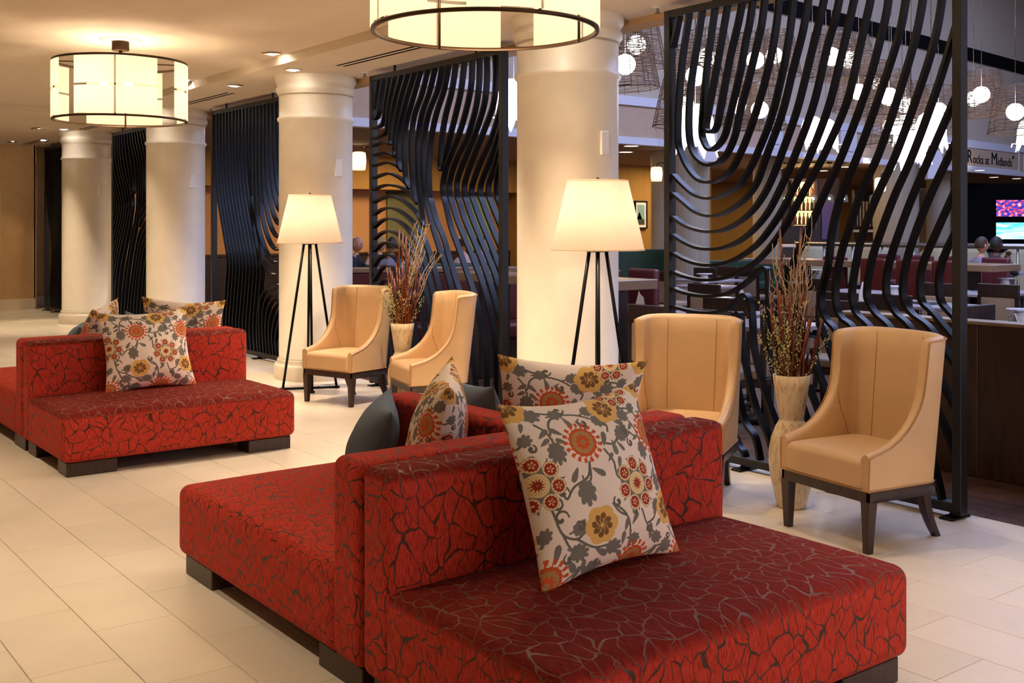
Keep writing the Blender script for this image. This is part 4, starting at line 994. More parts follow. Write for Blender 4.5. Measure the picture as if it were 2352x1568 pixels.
# hall lights under the low ceiling
for i, (x, y, p) in enumerate([(8.5, 17.3, 35), (11.5, 18.2, 40), (16, 17.4, 40), (19, 17.8, 30), (24, 21.5, 50), (30, 21.5, 35)]):
    light('AREA', 'dining_ceiling_light', (x, y, 2.97), p, (1.0, .74, .42), rot=(0, 0, 0), size=1.2)
k = 0
for (px, py) in ((1437, 349), (1450, 335), (1633, 362), (1797, 373), (1845, 361), (1992, 372), (1785, 386), (1943, 383), (2250, 391), (2283, 407), (2335, 410), (1890, 392)):
    p = G(px, py, 2.998)
    t = thing('ceiling_downlight', ['oval downlight left of the nested-U screen, lower', 'oval downlight left of the nested-U screen, upper', 'oval downlight beside the capital of the grey column', 'bright oval downlight above the bar, lower', 'bright oval downlight above the bar, upper', 'oval downlight near the second capital', 'pinpoint downlight left of the bar', 'small downlight between bar and second capital', 'oval downlight under the lettered sign', 'faint downlight above the televisions, left', 'faint downlight above the televisions, right', 'small downlight above the bar pendants'][k], 'downlight', p, 0, 'dining area downlights')
    obj('lamp', MB().lathe([(.13, -.004), (.001, -.005)], 20), 'downlight_dim', t); obj('trim_ring', MB().lathe([(.16, 0), (.16, -.008), (.13, -.006)], 20), 'plastic_white', t); k += 1

# big cloth-covered columns in the dining area, with white capital boxes
def dcol(px, y_px_d, r, label, top=3.0, cap=True, capdx=.0):
    p = atd(px, 522, y_px_d); t = thing('dining_column', label, 'column', (p.x, p.y, 0), math.atan2(fw.y, fw.x)-PI/2, 'grey-green dining columns')
    obj('shaft', MB().lathe([(r, 0), (r, top)], 40), 'column_cloth', t)
    obj('base', MB().lathe([(r+.03, 0), (r+.03, .14), (r, .16)], 40), 'dark_wood', t)
    if cap: obj('capital', MB().bbox(capdx-.17, capdx+.17, -r-.3, -r+.1, 2.62, 3.28, .01), 'trim_white', t)
    return t
dcol(1587, 19.3, .33, 'tall grey column behind the nested-U lattice', capdx=.18)
dcol(1525, 21.5, .26, 'grey column with a wall lamp beside the screen post', cap=False)
dcol(1762, 23.3, .30, 'dim grey column left of the bar shelves', cap=False)
dcol(2058, 26.0, .52, 'wide grey column with a wall lamp right of the bar', capdx=.62)
dcol(2155, 29.0, .3, 'dark narrow column left of the televisions', cap=False)

# wall lamps with white glass shades
def sconce(p, label, s=1.0, power=3):
    t = thing('wall_lamp', label, 'wall lamp', p, math.atan2(fw.y, fw.x)-PI/2, 'white glass wall lamps')
    obj('shade', MB().lathe([(.085*s, -.13*s), (.098*s, -.12*s), (.11*s, .0), (.10*s, .12*s), (.06*s, .135*s)], 24), 'sconce_glass', t)
    obj('bulb', MB().sphere((0, 0, 0), .05*s, 12, 8), 'bulb_warm', t)
    obj('bracket', MB().tube([(0, 0, .13*s), (.02*s, .02, .2*s), (.10*s, .05, .2*s)], .012*s, 6).lathe([(.001, .2*s), (.06*s, .2*s), (.06*s, .22*s)], 16, .10*s, .06), 'dark_wood', t)
    light('POINT', 'wall_lamp_light', (0, 0, 0), power, (1, .8, .55), size=.05, parent=t)
sconce(atd(1508, 400, 20.8), 'white glass wall lamp on the column left of the nested-U screen', 1.05)
sconce(atd(824, 370, 19.6), 'white glass wall lamp beside the second white column', 1.25)
sconce(atd(2022, 424, 24.9), 'white glass wall lamp on the wide grey column', 1.2)
fr2 = MB()
for x in (5.72, 8.1, 10.5, 12.9, 15.22): fr2.box(x, x+.08, -5.98, -5.9, .45, 4.75)
for z in (.45, 2.6, 4.67): fr2.box(5.72, 15.3, -5.98, -5.9, z, z+.08)
tag(obj('window_2', fr2, 'black_metal'), 'tall dark framed windows of the hall, right of the picture', 'window', kind='structure')

# ================================================================== woven and petal pendants in the hall
def cage():
    rnd = random.Random(3); g = MB(); n = 20
    def ring(z, r, w, jit=0.0, rr=.0032):
        pts = [(r*math.cos(2*PI*q/n), r*math.sin(2*PI*q/n), z+rnd.uniform(-jit, jit)) for q in range(n)]
        g.tube(pts, rr, 3, closed=True, smooth=False)
    H = .5
    for i in range(34):
        q = i/33; ring(-H*q, .205+.095*q**.85, 0, .006, .0034)
    ring(0, .205, 0, 0, .006); ring(-H, .30, 0, 0, .006)
    for k in range(14):
        a = 2*PI*k/14; g.tube([((.205+.095*q**.85)*math.cos(a), (.205+.095*q**.85)*math.sin(a), -H*q) for q in (0, .25, .5, .75, 1.04)], .004, 3, smooth=False)
    for k in range(3):
        a = 2*PI*k/3; g.tube([(0, 0, .06), (.205*math.cos(a), .205*math.sin(a), 0)], .003, 3)
    return g.mesh('cage')
cage_me = cage(); globe_me = MB().sphere((0, 0, -.27), .098, 20, 12).mesh('globe')
cage_me.materials.append(M['wicker']); globe_me.materials.append(M['globe_white'])
baskets = [(1436, 148, 10.2, 'woven basket pendant half hidden by the nearest column'), (1462, 103, 11.2, 'woven basket pendant behind the one at the nearest column'), (1624, 132, 11.4, 'woven basket pendant high in the nested-U screen'), (1598, 174, 10.4, 'woven basket pendant with low globe in the nested-U screen'),
           (1572, 240, 11, 'lowest woven basket pendant crossing the screen post'), (1735, 138, 11.9, 'woven basket pendant, left of the upper middle pair'), (1778, 128, 12.5, 'woven basket pendant, right of the upper middle pair'), (1695, 243, 13.2, 'woven basket pendant, left of the low middle pair'), (1745, 252, 12.2, 'woven basket pendant, right of the low middle pair'),
           (1910, 130, 11.6, 'woven basket pendant, left of the top pair against the black rail'), (1952, 137, 12.4, 'woven basket pendant, right of the top pair against the black rail'), (1972, 211, 13.1, 'woven basket pendant, lower left in the right cluster'), (2003, 188, 13.9, 'woven basket pendant, upper left in the right cluster'), (2042, 222, 11.8, 'woven basket pendant in the middle of the right cluster'),
           (2080, 243, 12.8, 'woven basket pendant right of the cluster middle'), (2047, 290, 13, 'lowest woven basket pendant in the right cluster'), (2072, 283, 14.3, 'woven basket pendant beside the lowest of the right cluster'), (2155, 255, 12.2, 'woven basket pendant left of the thick screen post'), (2236, 227, 13.9, 'woven basket pendant just right of the thick screen post, rear'), (2254, 217, 12.9, 'woven basket pendant just right of the thick screen post, front'),
           (2332, 257, 12.2, 'yellowish woven basket pendant at the right picture edge')]
rndp = random.Random(11)
for (px, py, d, lb) in baskets:
    p = atd(px, py, d); p.z += .27
    t = thing('basket_pendant', lb, 'pendant lamp', p, rndp.uniform(0, 6), 'woven basket pendants in the hall')
    cg = obj('cage', cage_me, None, t); cg.rotation_euler = (rndp.uniform(-.06, .06), rndp.uniform(-.06, .06), 0); obj('globe', globe_me, None, t)
    obj('cord', MB().tube([(0, 0, -.18), (0, 0, 9.0-p.z)], .004, 4), 'steel', t)
for (px, py, d, pw) in ((1600, 170, 11, 60), (1760, 200, 12, 60), (1960, 170, 12.5, 70), (2080, 260, 13, 70), (2270, 230, 13, 60)):
    pass
def petal_meshes():
    dome = MB().lathe([(.0, .02), (.05, .015), (.10, -.02), (.125, -.09), (.13, -.16)], 24)
    pet = MB(); nU, nV = 7, 4; vs = []; fs = []
    for i in range(nU):
        q = i/(nU-1); w_ = .045*math.sin(PI*min(1, .25+.72*q))*(1 if q < .98 else .15); r = .128+.035*q**2.2+.0; z = -.10-.26*q
        for j in range(nV):
            a = (j/(nV-1)-.5)*2; vs.append((r-.012*a*a, a*w_, z))
    for i in range(nU-1):
        for j in range(nV-1): fs.append((i*nV+j, i*nV+j+1, (i+1)*nV+j+1, (i+1)*nV+j))
    pet.add(vs, fs, True); up = [(x+.035*(1 if z < -.3 else 0), y, z+(.05 if z < -.3 else 0)) for x, y, z in vs]
    pet2 = MB().add(up, fs, True); return dome.mesh('dome'), pet.mesh('petal'), pet2.mesh('petal_curled')
dm, pt1, pt2 = petal_meshes()
for q in (dm, pt1, pt2): q.materials.append(M['petal_white'])
for (px, py, d, lb, s_) in ((1866, 305, 12.6, 'white petal pendant, left of the middle pair', 1.0), (1897, 312, 12.2, 'white petal pendant, right of the middle pair', 1.0), (1597, 300, 9.6, 'large white petal pendant behind the nested-U curves', 1.25), (2092, 345, 10.9, 'white petal pendant hanging lowest near the thick post', 1.05), (2138, 305, 11.5, 'white petal pendant left of the thick post', 1.2),
                        (2080, 300, 12.8, 'white petal pendant inside the right basket cluster', 1.0), (2364, 310, 12.6, 'white petal pendant cut by the right picture edge', 1.0), (1180, 240, 10.4, 'white petal pendant peeking out left of the nearest column', 1.3)):
    p = atd(px, py, d); p.z += .17*s_
    t = thing('petal_pendant', lb, 'pendant lamp', p, rndp.uniform(0, 6), 'white petal pendants in the hall'); t.scale = (s_,)*3
    obj('dome', dm, None, t)
    for k in range(11): obj('petal', pt1 if k % 2 else pt2, None, t, rot=(0, 0, 2*PI*k/11))
    obj('cord', MB().tube([(0, 0, .02), (0, 0, (9.0-p.z)/s_)], .004, 4), 'steel', t)

# ================================================================== lettering on the bulkhead
def sign(text, p, ang, size, mt, name, label):
    cu = bpy.data.curves.new('lettering', 'FONT'); cu.body = text; cu.size = size; cu.extrude = .004; cu.align_x = 'LEFT'
    to = bpy.data.objects.new('tmp', cu); COL.objects.link(to); dg = bpy.context.evaluated_depsgraph_get(); me = bpy.data.meshes.new_from_object(to.evaluated_get(dg)); bpy.data.objects.remove(to)
    me.transform(Matrix.Rotation(PI/2, 4, 'X')); me.materials.clear(); o = obj(name, me, mt); o.location = p; o.rotation_euler = (0, 0, ang); return o
pL = on_f(27.2, .07)
xL = onYl = None
# panel frame round the lettering
def f_at(px, z, out):
    lo, hi = 14.0, 37.5
    for _ in range(40):
        mid = (lo+hi)/2; p = on_f(mid, out); l = _xv[0]*p.x+_yv[0]*p.y; d = _xv[1]*p.x+_yv[1]*p.y
        if CX+FPX*l/d < px: lo = mid
        else: hi = mid
    return on_f(lo, out)
for i, x in enumerate((1775, 1948, 2362)):
    p = f_at(x, 3.4, .055); o = struct('trim_%d' % (5+i), MB().bbox(-.35, .35, -.03, .03, 3.1, 3.66, .01).bbox(-.2, .2, -.05, -.025, 3.2, 3.58, .01), 'trim_white', label='white pilaster block on the bulkhead, %s from the left' % ['first', 'second', 'third'][i], cat='moulding')
    o.location = (p.x, p.y, 0); o.rotation_euler = (0, 0, ang_f)
a0 = f_at(2206, 3.4, .06); a1 = f_at(2340, 3.4, .06); LL = (a1-a0).length
sg = thing('sign_panel', 'beige sign panel with white frame on the bulkhead at right', 'sign', (a0.x, a0.y, 0), ang_f)
obj('board', MB().bbox(0, LL, -.01, .02, 3.1, 3.66, .004), 'fascia_panel', sg)
obj('frame', MB().box(0, LL, -.03, .0, 3.62, 3.66).box(0, LL, -.03, .0, 3.10, 3.14).box(LL-.06, LL, -.03, 0, 3.14, 3.62).box(0, .06, -.03, 0, 3.14, 3.62), 'trim_white', sg)
b0 = f_at(2222, 3.4, .085); wid = (f_at(2331, 3.4, .085)-b0).length
parts = [('R', .50), ('ocks at ', .33), ('M', .50), ('idlands', .33), ('\u00ae', .14)]
xx = 0.0; lets = []
for tx, sz in parts:
    o = sign(tx, (0, 0, 0), 0, sz, 'black_matte', 'lettering', ''); o.parent = sg; lets.append((o, xx, tx)); bb = [v.co.x for v in o.data.vertices]
    xx += (max(bb)-0) + (.10 if tx.endswith(' ') else .03)
off = (b0-a0).dot(d_); sc_ = wid/xx
for o, x_, tx in lets: o.location = (off+x_*sc_, -.014, 3.22 + (.22 if tx == '\u00ae' else 0)); o.scale = (sc_, 1, 1)

# ================================================================== bar at the back
bp_ = atd(1900, 522, 27.0); brz = math.atan2(fw.y, fw.x)-PI/2+.12
def at_bar(px, d=27.0): return atd(px, 522, d)
bb = thing('bar_backdrop', 'dark back bar cabinet with lit bottle shelves', 'bar cabinet', (bp_.x, bp_.y, 0), math.atan2(fw.y, fw.x)-PI/2)
q_ = 27.0/FPX
def bx(px): return (px-1900)*q_
obj('cabinet', MB().bbox(bx(1802), bx(1930), .06, .5, 0, 2.72, .01), 'walnut', bb)
obj('lit_back', MB().box(bx(1822), bx(1868), .03, .06, 1.55, 2.63), 'shelf_glow', bb)
obj('frame', MB().box(bx(1816), bx(1822), -.08, .06, 1.5, 2.66).box(bx(1868), bx(1875), -.08, .06, 1.5, 2.66), 'dark_wood', bb)
for z in (1.58, 1.93, 2.28): obj('shelf', MB().box(bx(1822), bx(1868), -.12, .05, z-.02, z), 'walnut', bb)
obj('purple_panel', MB().bbox(bx(1888), bx(1917), -.02, .05, 1.2, 2.12, .005), 'purple_panel', bb)
bmes = MB().lathe([(.035, 0), (.037, .01), (.037, .16), (.015, .21), (.014, .28), (.017, .285)], 12, capb=True, capt=True).mesh('bottle')
bmes2 = bmes.copy(); bmes.materials.append(M['bottle_amber']); bmes2.materials.append(M['bottle_dark'])
kk = 0
for zi, z in enumerate((1.58, 1.93, 2.28)):
    for j in range(5):
        p = bp_ + Vector((rt.x, rt.y, 0))*(bx(1826+j*9.3)) + Vector((fw.x, fw.y, 0))*(-.05); o = bpy.data.objects.new('liquor_bottle', (bmes, bmes2)[(j+zi) % 2]); COL.objects.link(o)
        o.location = (p.x, p.y, z); tag(o, '%s bottle, %s from left, on the %s lit bar shelf' % (('amber', 'dark')[(j+zi) % 2], ('first', 'second', 'third', 'fourth', 'fifth')[j], ('bottom', 'middle', 'top')[zi]), 'bottle', 'bottles on the lit bar shelves')
wr = thing('wine_rack', 'wine rack with upright bottles behind the right bar pendants', 'wine rack', tuple(at_bar(1986, 27.5).to_2d())+(0,), math.atan2(fw.y, fw.x)-PI/2)
obj('case', MB().box(-.28, .28, .1, .14, 1.45, 2.45).box(-.28, .28, -.08, .1, 1.45, 1.49).box(-.28, .28, -.08, .1, 2.41, 2.45).box(-.28, -.25, -.08, .1, 1.45, 2.45).box(.25, .28, -.08, .1, 1.45, 2.45), 'walnut', wr)
for j in range(6): obj('divider', MB().box(-.2+j*.08-.01, -.2+j*.08+.01, -.06, .1, 1.52, 2.15), 'door_paint', wr)
obj('ledge', MB().box(-.3, .3, -.12, .1, 1.38, 1.44), 'plaster', wr); obj('base_cabinet', MB().bbox(-.29, .29, -.1, .14, 0, 1.38, .006), 'dark_wood', wr)
br_ = thing('bar_counter', 'dark bar counter with a pale top in front of the shelves', 'bar counter', tuple(at_bar(1890, 24.5).to_2d())+(0,), math.atan2(fw.y, fw.x)-PI/2)
obj('front', MB().bbox(-1.0, 1.4, 0, .5, 0, 1.05, .01), 'dark_wood', br_); obj('top', MB().bbox(-1.1, 1.5, -.1, .6, 1.05, 1.11, .008), 'plaster', br_)
for i, (px, dd) in enumerate(((1803, 25), (1830, 25), (1868, 25), (1905, 25), (1938, 25), (1972, 25.2), (2006, 25.4))):
    p = atd(px, 455, dd); t = thing('glass_pendant', '%s clear glass pendant from the left over the bar' % ('first', 'second', 'third', 'fourth', 'fifth', 'sixth', 'seventh')[i], 'pendant lamp', p, 0, 'clear glass bar pendants')
    obj('glass', MB().lathe([(.10, -.09), (.085, .06), (.03, .09)], 20), 'clear_glass', t); obj('bulb', MB().sphere((0, 0, -.01), .028, 10, 7), 'bulb_warm', t)
    obj('cord', MB().tube([(0, 0, .09), (0, 0, 3.0-p.z)], .005, 4).lathe([(.06, 2.97-p.z), (.06, 3.0-p.z)], 12, capb=True), 'black_metal', t)
light('POINT', 'bar_shelf_light', tuple((bp_ - Vector((fw.x, fw.y, 0))*.5 + Vector((rt.x, rt.y, 0))*bx(1845)).to_2d())+(2.5,), 12, (1, .7, .35), size=.15)

# televisions on a black wall
tv0 = atd(2300, 522, 30.0); th_ = math.atan2(fw.y, fw.x)-PI/2
bw = thing('black_media_wall', 'black wall behind the televisions at right', 'wall panel', (tv0.x, tv0.y, 0), th_)
obj('board', MB().bbox(-.95, 1.6, .06, .3, 0, 2.72, .01), 'black_matte', bw)
for (y0, y1, mt, lb) in ((459, 497, 'tv_stage', 'upper television showing a purple and red stage'), (511, 549, 'tv_sea', 'lower television showing bright blue water')):
    z1 = EYE-(y0-HY)/FPX*30; z0 = EYE-(y1-HY)/FPX*30; x0 = (2288-2300)/FPX*30; x1 = (2372-2300)/FPX*30
    t = thing('television', lb, 'television', (tv0.x, tv0.y, 0), th_, 'televisions on the black wall')
    obj('housing', MB().bbox(x0-.02, x1+.02, 0, .06, z0-.02, z1+.02, .005), 'black_matte', t); obj('screen', MB().box(x0, x1, -.004, .002, z0, z1), mt, t)

# framed print on the ochre wall
pf = atd(1472, 493, 26.48); t = thing('framed_print', 'black framed print of a tent roof beside the large lamp shade', 'picture', (pf.x, pf.y, pf.z), 0)
obj('frame', MB().bbox(-.17, .17, -.02, .03, -.28, -.255, .003).bbox(-.17, .17, -.02, .03, .255, .28, .003).bbox(-.17, -.145, -.02, .03, -.28, .28, .003).bbox(.145, .17, -.02, .03, -.28, .28, .003), 'black_metal', t)
t.scale = (1.21,)*3
obj('mat_board', MB().box(-.15, .15, 0, .02, -.26, .26), 'paper', t); obj('sky', MB().box(-.10, .10, -.003, 0, -.20, .20), 'sky_print', t)
obj('tent', MB().prism([(-.10, -.06), (-.04, .06), (.05, -.12), (-.10, -.12)], -.006, -.003), 'tent_print', t, rot=(PI/2, 0, 0)); obj('ground', MB().box(-.10, .10, -.005, -.002, -.20, -.09), 'ground_print', t)
for o in t.children:
    if o.name.startswith('tent'): o.rotation_euler = (PI/2, 0, 0); o.location = (0, -.006, 0)

# ================================================================== dining furniture
def dining_chair():
    t = thing('dining_chair', 'x', 'chair', (0, 0, 0), 0, 'dark wood dining chairs with taupe cloth')
    # chair faces +y, its back at -y
    obj('crest_rail', MB().bbox(-.225, .225, -.235, -.20, .765, .905, .006), 'walnut', t)
    obj('backrest', round_box(-.21, .21, -.232, -.19, .46, .765, .015, 0, 4), 'taupe_cloth', t)
    obj('seat', round_box(-.225, .225, -.20, .24, .405, .47, .02, .012, 4), 'taupe_cloth', t)
    obj('seat_frame', MB().bbox(-.22, .22, -.21, .235, .35, .405, .005), 'walnut', t)
    for sx in (-1, 1):
        obj('leg', MB().bbox(sx*.205-.018, sx*.205+.018, .19, .226, 0, .35, .003), 'walnut', t)
        obj('leg', MB().add([(sx*.205+dx, y+dy, z) for (y, z) in ((-.27, 0), (-.215, .42), (-.225, .77)) for (dx, dy) in ((-.018, -.018), (.018, -.018), (.018, .018), (-.018, .018))], [(0, 1, 5, 4), (1, 2, 6, 5), (2, 3, 7, 6), (3, 0, 4, 7), (4, 5, 9, 8), (5, 6, 10, 9), (6, 7, 11, 10), (7, 4, 8, 11), (3, 2, 1, 0), (8, 9, 10, 11)]), 'walnut', t)
    obj('stretcher', MB().bbox(-.2, .2, -.02, .0, .17, .2, .003), 'walnut', t)
    return t
dc = dining_chair(); first = [True]
def put_chair(px, py, label, rz=-PI/2, z=.905):
    p = G(px, py, z); b_ = Vector((-math.sin(rz), math.cos(rz)))        # local +y in world
    loc = (p.x+b_.x*.22, p.y+b_.y*.22, 0)
    if first[0]: dc.location = loc; dc.rotation_euler = (0, 0, rz); dc['label'] = label; first[0] = False; return dc
    return dup(dc, loc, rz, label)
q = -PI/2
put_chair(1492, 701, 'dining chair behind the left edge of the near cream chair')
put_chair(1630, 711, 'dining chair directly above the back of the near cream chair')
put_chair(1617, 652, 'dining chair with dark crest rail framed by the lowest lattice curves')
put_chair(1507, 621, 'dining chair left of the screen post beside the high table end')
put_chair(1620, 615, 'far dining chair in front of the tall grey column')
put_chair(1668, 612, 'far dining chair right of the tall grey column')
put_chair(1716, 613, 'far dining chair below the ochre wall behind the bamboo')
put_chair(1668, 684, 'dining chair behind the table with the saucer-topped cup', PI/2+.15)
put_chair(1922, 670, 'dining chair behind the partition right of the vase')
put_chair(2042, 676, 'dining chair behind the partition in the middle of the screen')
put_chair(2160, 650, 'dining chair with shiny crest rail left of the thick post', PI/2)
put_chair(2293, 652, 'dining chair right of the thick screen post with pale backrest')
put_chair(1778, 709, 'dining chair with taupe seat seen low between near chair and vase', PI*.1)
put_chair(1880, 640, 'dining chair behind the upper bamboo at right', -PI/2)
put_chair(2246, 700, 'dark dining chair turned sideways at the right partition', PI)
put_chair(1940, 690, 'dining chair whose seat shows just over the partition', PI/2+.2)

def table(p, w_, l_, label, z=.75, mt='table_laminate', rz=0):
    t = thing('dining_table', label, 'table', (p.x, p.y, 0), rz, 'dining tables')
    obj('top', MB().bbox(-w_/2, w_/2, -l_/2, l_/2, z-.035, z, .005), mt, t)
    obj('pedestal', MB().tube([(0, 0, .03), (0, 0, z-.03)], .04, 12), 'black_metal', t); obj('base', MB().lathe([(.27, 0), (.27, .012), (.05, .045)], 24, capb=True), 'black_metal', t)
    return t
mat('table_white', '#98929C', .3, var=.02)
TB = [(1650, 716, 'table with a saucer-topped cup behind the near cream chair'), (2140, 699, 'pale table top left of the thick screen post'), (2312, 746, 'table behind the dark partition at the right edge'), (2236, 671, 'narrow strip of table right of the thick post'), (2325, 624, 'cluttered table under the two diners at right'), (1625, 641, 'table with dark napkin behind the low lattice curves'), (1960, 668, 'table with white cup right of the bamboo'), (1690, 607, 'far table under the ochre wall'), (1475, 612, 'far table by the green booth'), (1760, 742, 'table low behind the near vase')]
tabs = []
for px, py, lb in TB:
    p = G(px, py, .75); tabs.append(p); table(p, .72, .72, lb, .75, 'table_white')
def cup(p, label, s=1.0):
    t = thing('coffee_cup', label, 'cup', p, random.uniform(0, 6), 'upturned cups with saucers')
    obj('cup', MB().lathe([(.045*s, .0), (.046*s, .05*s), (.036*s, .085*s), (.0, .086*s)], 24), 'china', t)
    obj('handle', MB().tube([(.045*s, 0, .02*s), (.075*s, 0, .03*s), (.075*s, 0, .055*s), (.044*s, 0, .06*s)], .006*s, 6), 'china', t)
    obj('saucer', MB().lathe([(.0, .088*s), (.05*s, .088*s), (.085*s, .098*s), (.085*s, .104*s), (.0, .096*s)], 28), 'china', t)
cl = ['white upturned cup with saucer above the near cream chair', 'white cup with saucer behind the lattice beside the right chair crest', 'white upturned cup at the right picture edge', 'white cup with saucer above the chair right of the post', 'white cups seen above the cluttered table', 'white cup with spoon above the lower lattice curve', 'white cup right of the bamboo tips', 'white cup on the far table below the ochre wall']
for (px, py), lb in zip(((1655, 716), (2052, 684), (2345, 748), (2308, 662), (2318, 622), (1618, 650), (1873, 640), (1720, 608)), cl):
    p = G(px, py, .75); cup(p, lb, 1.25)
for (px, py), lb in zip(((2052, 690), (2308, 668), (1873, 646), (1618, 655)), ('table carrying the cup beside the right chair crest', 'table carrying the cup right of the thick post', 'small table behind the bamboo tips', 'table behind the lower lattice curve')):
    table(G(px, py, .75), .6, .6, lb, .75, 'table_white')
def menu(px, py, label, rz):
    p = G(px, py, .75); t = thing('menu', label, 'menu', (p.x, p.y, .752), rz, 'black menus on tables')
    obj('cover', MB().bbox(-.09, .09, -.13, .13, 0, .016, .003), 'menu_black', t); obj('page', MB().box(-.085, .088, -.125, .125, .004, .012), 'paper', t)
menu(2300, 748, 'black menu on the table at the right edge', .5); menu(2135, 698, 'black menu on the pale table left of the post', 1.2); menu(1600, 640, 'dark menu behind the low lattice curves', .3)
p = G(2332, 750, .75)
t = thing('table_card', 'small white folded card by the cup at the right edge', 'card', (p.x, p.y, .751), .4); obj('face', MB().add([(-.05, -.03, 0), (.05, -.03, 0), (.05, 0, .1), (-.05, 0, .1), (-.05, .03, 0), (.05, .03, 0)], [(0, 1, 2, 3), (3, 2, 5, 4)]), 'paper', t)
def napkin(px, py, label, z=.75):
    p = G(px, py, z); t = thing('napkin', label, 'napkin', (p.x, p.y, z), random.uniform(0, 3), 'white folded napkins')
    obj('fold', MB().add([(-.05, -.05, 0), (.05, -.05, 0), (.05, .05, 0), (-.05, .05, 0), (-.012, 0, .2), (.02, .01, .19)], [(0, 1, 5, 4), (1, 2, 5), (2, 3, 4, 5), (3, 0, 4), (3, 2, 1, 0)]), 'paper', t)
napkin(1476, 700, 'white folded napkin by the high table end at left', .75); napkin(1985, 690, 'white napkin standing left of the middle dining chair', .75); napkin(1705, 716, 'white napkin behind the near cream chair at right', .75)
table(G(1478, 702, .75), .5, .5, 'small table carrying the napkin at left', .75, 'table_laminate'); table(G(1985, 694, .75), .5, .6, 'table behind the partition carrying a standing napkin', .75, 'table_white')

# communal high tables with thick tops
def high_table(x0, x1, y0, y1, label, z=1.05):
    t = thing('high_table', label, 'table', ((x0+x1)/2, (y0+y1)/2, 0), 0, 'thick communal tables'); a, b_ = (x1-x0)/2, (y1-y0)/2
    obj('top', MB().bbox(-a, a, -b_, b_, z-.085, z, .006), 'table_laminate', t)
    for s_ in (-1, 1): obj('leg_panel', MB().bbox(-a*.7, a*.7, s_*b_*.72-.05, s_*b_*.72+.05, 0, z-.085, .006), 'walnut', t)
hp = G(1512, 641, 1.05)
high_table(hp.x-.55, hp.x, hp.y, hp.y+2.4, 'thick brown high table right of the nearest column')
hr = G(2345, 606, 1.05); hl = G(1960, 592, 1.05)
high_table(hr.x-.7, hr.x, hr.y, hr.y+3.6, 'long thick brown high table crossing behind the thick post')
def stool(p, rz, label, mt='red_vinyl'):
    t = thing('bar_chair', label, 'bar chair', (p.x, p.y, 0), rz, 'red high-backed bar chairs')
    obj('backrest', round_box(-.19, .19, -.25, -.17, .60, 1.10, .03, 0, 4), mt, t); obj('seat', round_box(-.19, .19, -.22, .24, .62, .72, .03, .015, 4), mt, t)
    for sx in (-1, 1):
        for sy in (-1, 1): obj('leg', MB().bbox(sx*.16-.02, sx*.16+.02, sy*.19-.02, sy*.19+.02, 0, .63, .003), 'dark_wood', t)
    obj('footrest', MB().bbox(-.2, .2, .17, .2, .25, .28, .003), 'dark_wood', t)
for i, (px, py) in enumerate(((1917, 592), (2006, 597), (2090, 600), (2174, 602))):
    p = G(px, py, 1.08); stool(Vector((p.x+.22, p.y)), -PI/2, 'red bar chair at the long high table, %s from the left' % ('first', 'second', 'third', 'fourth')[i])
for i, (px, py) in enumerate(((2040, 583), (2115, 586), (2185, 588))):
    p = G(px, py, 1.10); stool(Vector((p.x-.2, p.y)), PI/2, 'red bar chair top on the far side of the long high table, %s' % ('left', 'middle', 'right')[i], 'magenta_vinyl')
p = G(1442, 618, 1.10); stool(Vector((p.x, p.y)), PI/2, 'red bar chair top behind the high table near the column', 'magenta_vinyl')
p = G(1428, 705, .72); stool(Vector((p.x, p.y)), -PI/2, 'red bar chair below the high table near the column')
p = G(2268, 592, 1.10); stool(Vector((p.x, p.y)), PI/2, 'pinkish red bar chair in front of the two diners', 'magenta_vinyl')

# dark wood partition with pale cap, right
t = thing('partition', 'low dark wood partition with pale cap behind the right cream chair', 'partition', (6.19, 0, 0))
for i in range(9): obj('panel', MB().bbox(0, .14, 4.5-(i+1)*1.0+.002, 4.5-i*1.0-.002, 0, .915, .003), 'dark_wood', t)
obj('cap', MB().bbox(-.012, .152, -4.5, 4.512, .915, .935, .003), 'table_laminate', t)
# partition with stone top and red banquette behind the arched screen
p = G(1100, 614, 1.05)
t = thing('banquette', 'red banquette with a pale ledge behind the arched screen', 'bench', (p.x, p.y, 0), math.radians(-25), )
for i in range(4): obj('back_cushion', round_box(-1.5+i*.75, -1.5+(i+1)*.75-.01, 0, .12, .45, 1.0, .03, 0, 4), 'red_vinyl', t)
obj('seat', round_box(-1.5, 1.5, -.45, .05, .28, .45, .04, .02, 6), 'red_vinyl', t); obj('plinth', MB().bbox(-1.5, 1.5, -.4, .1, 0, .28, .005), 'dark_wood', t); obj('ledge', MB().bbox(-1.55, 1.55, .0, .3, 1.0, 1.05, .006), 'table_laminate', t)
def booth(px, py, z, w_, label, mt, rz):
    p = G(px, py, z); t = thing('booth_bench', label, 'bench', (p.x, p.y, 0), rz, 'booth benches')
    obj('backrest', round_box(-w_/2, w_/2, -.06, .06, .4, z, .03, 0, 5), mt, t); obj('seat', round_box(-w_/2, w_/2, -.52, -.02, .3, .45, .03, .01, 5), mt, t); obj('plinth', MB().bbox(-w_/2+.03, w_/2-.03, -.48, .04, 0, .3, .004), 'dark_wood', t)
booth(1470, 572, 1.1, 1.5, 'green booth back below the framed print', 'green_vinyl', -.3); booth(1690, 597, .86, 2.4, 'long dark green bench under the ochre wall', 'green_vinyl', -.25)
booth(890, 618, 1.0, 1.4, 'dark bench under the arched lattice curves', 'black_matte', -.3); booth(1040, 604, 1.0, 1.6, 'grey-green bench along the wood wainscot', 'green_vinyl', -.3)
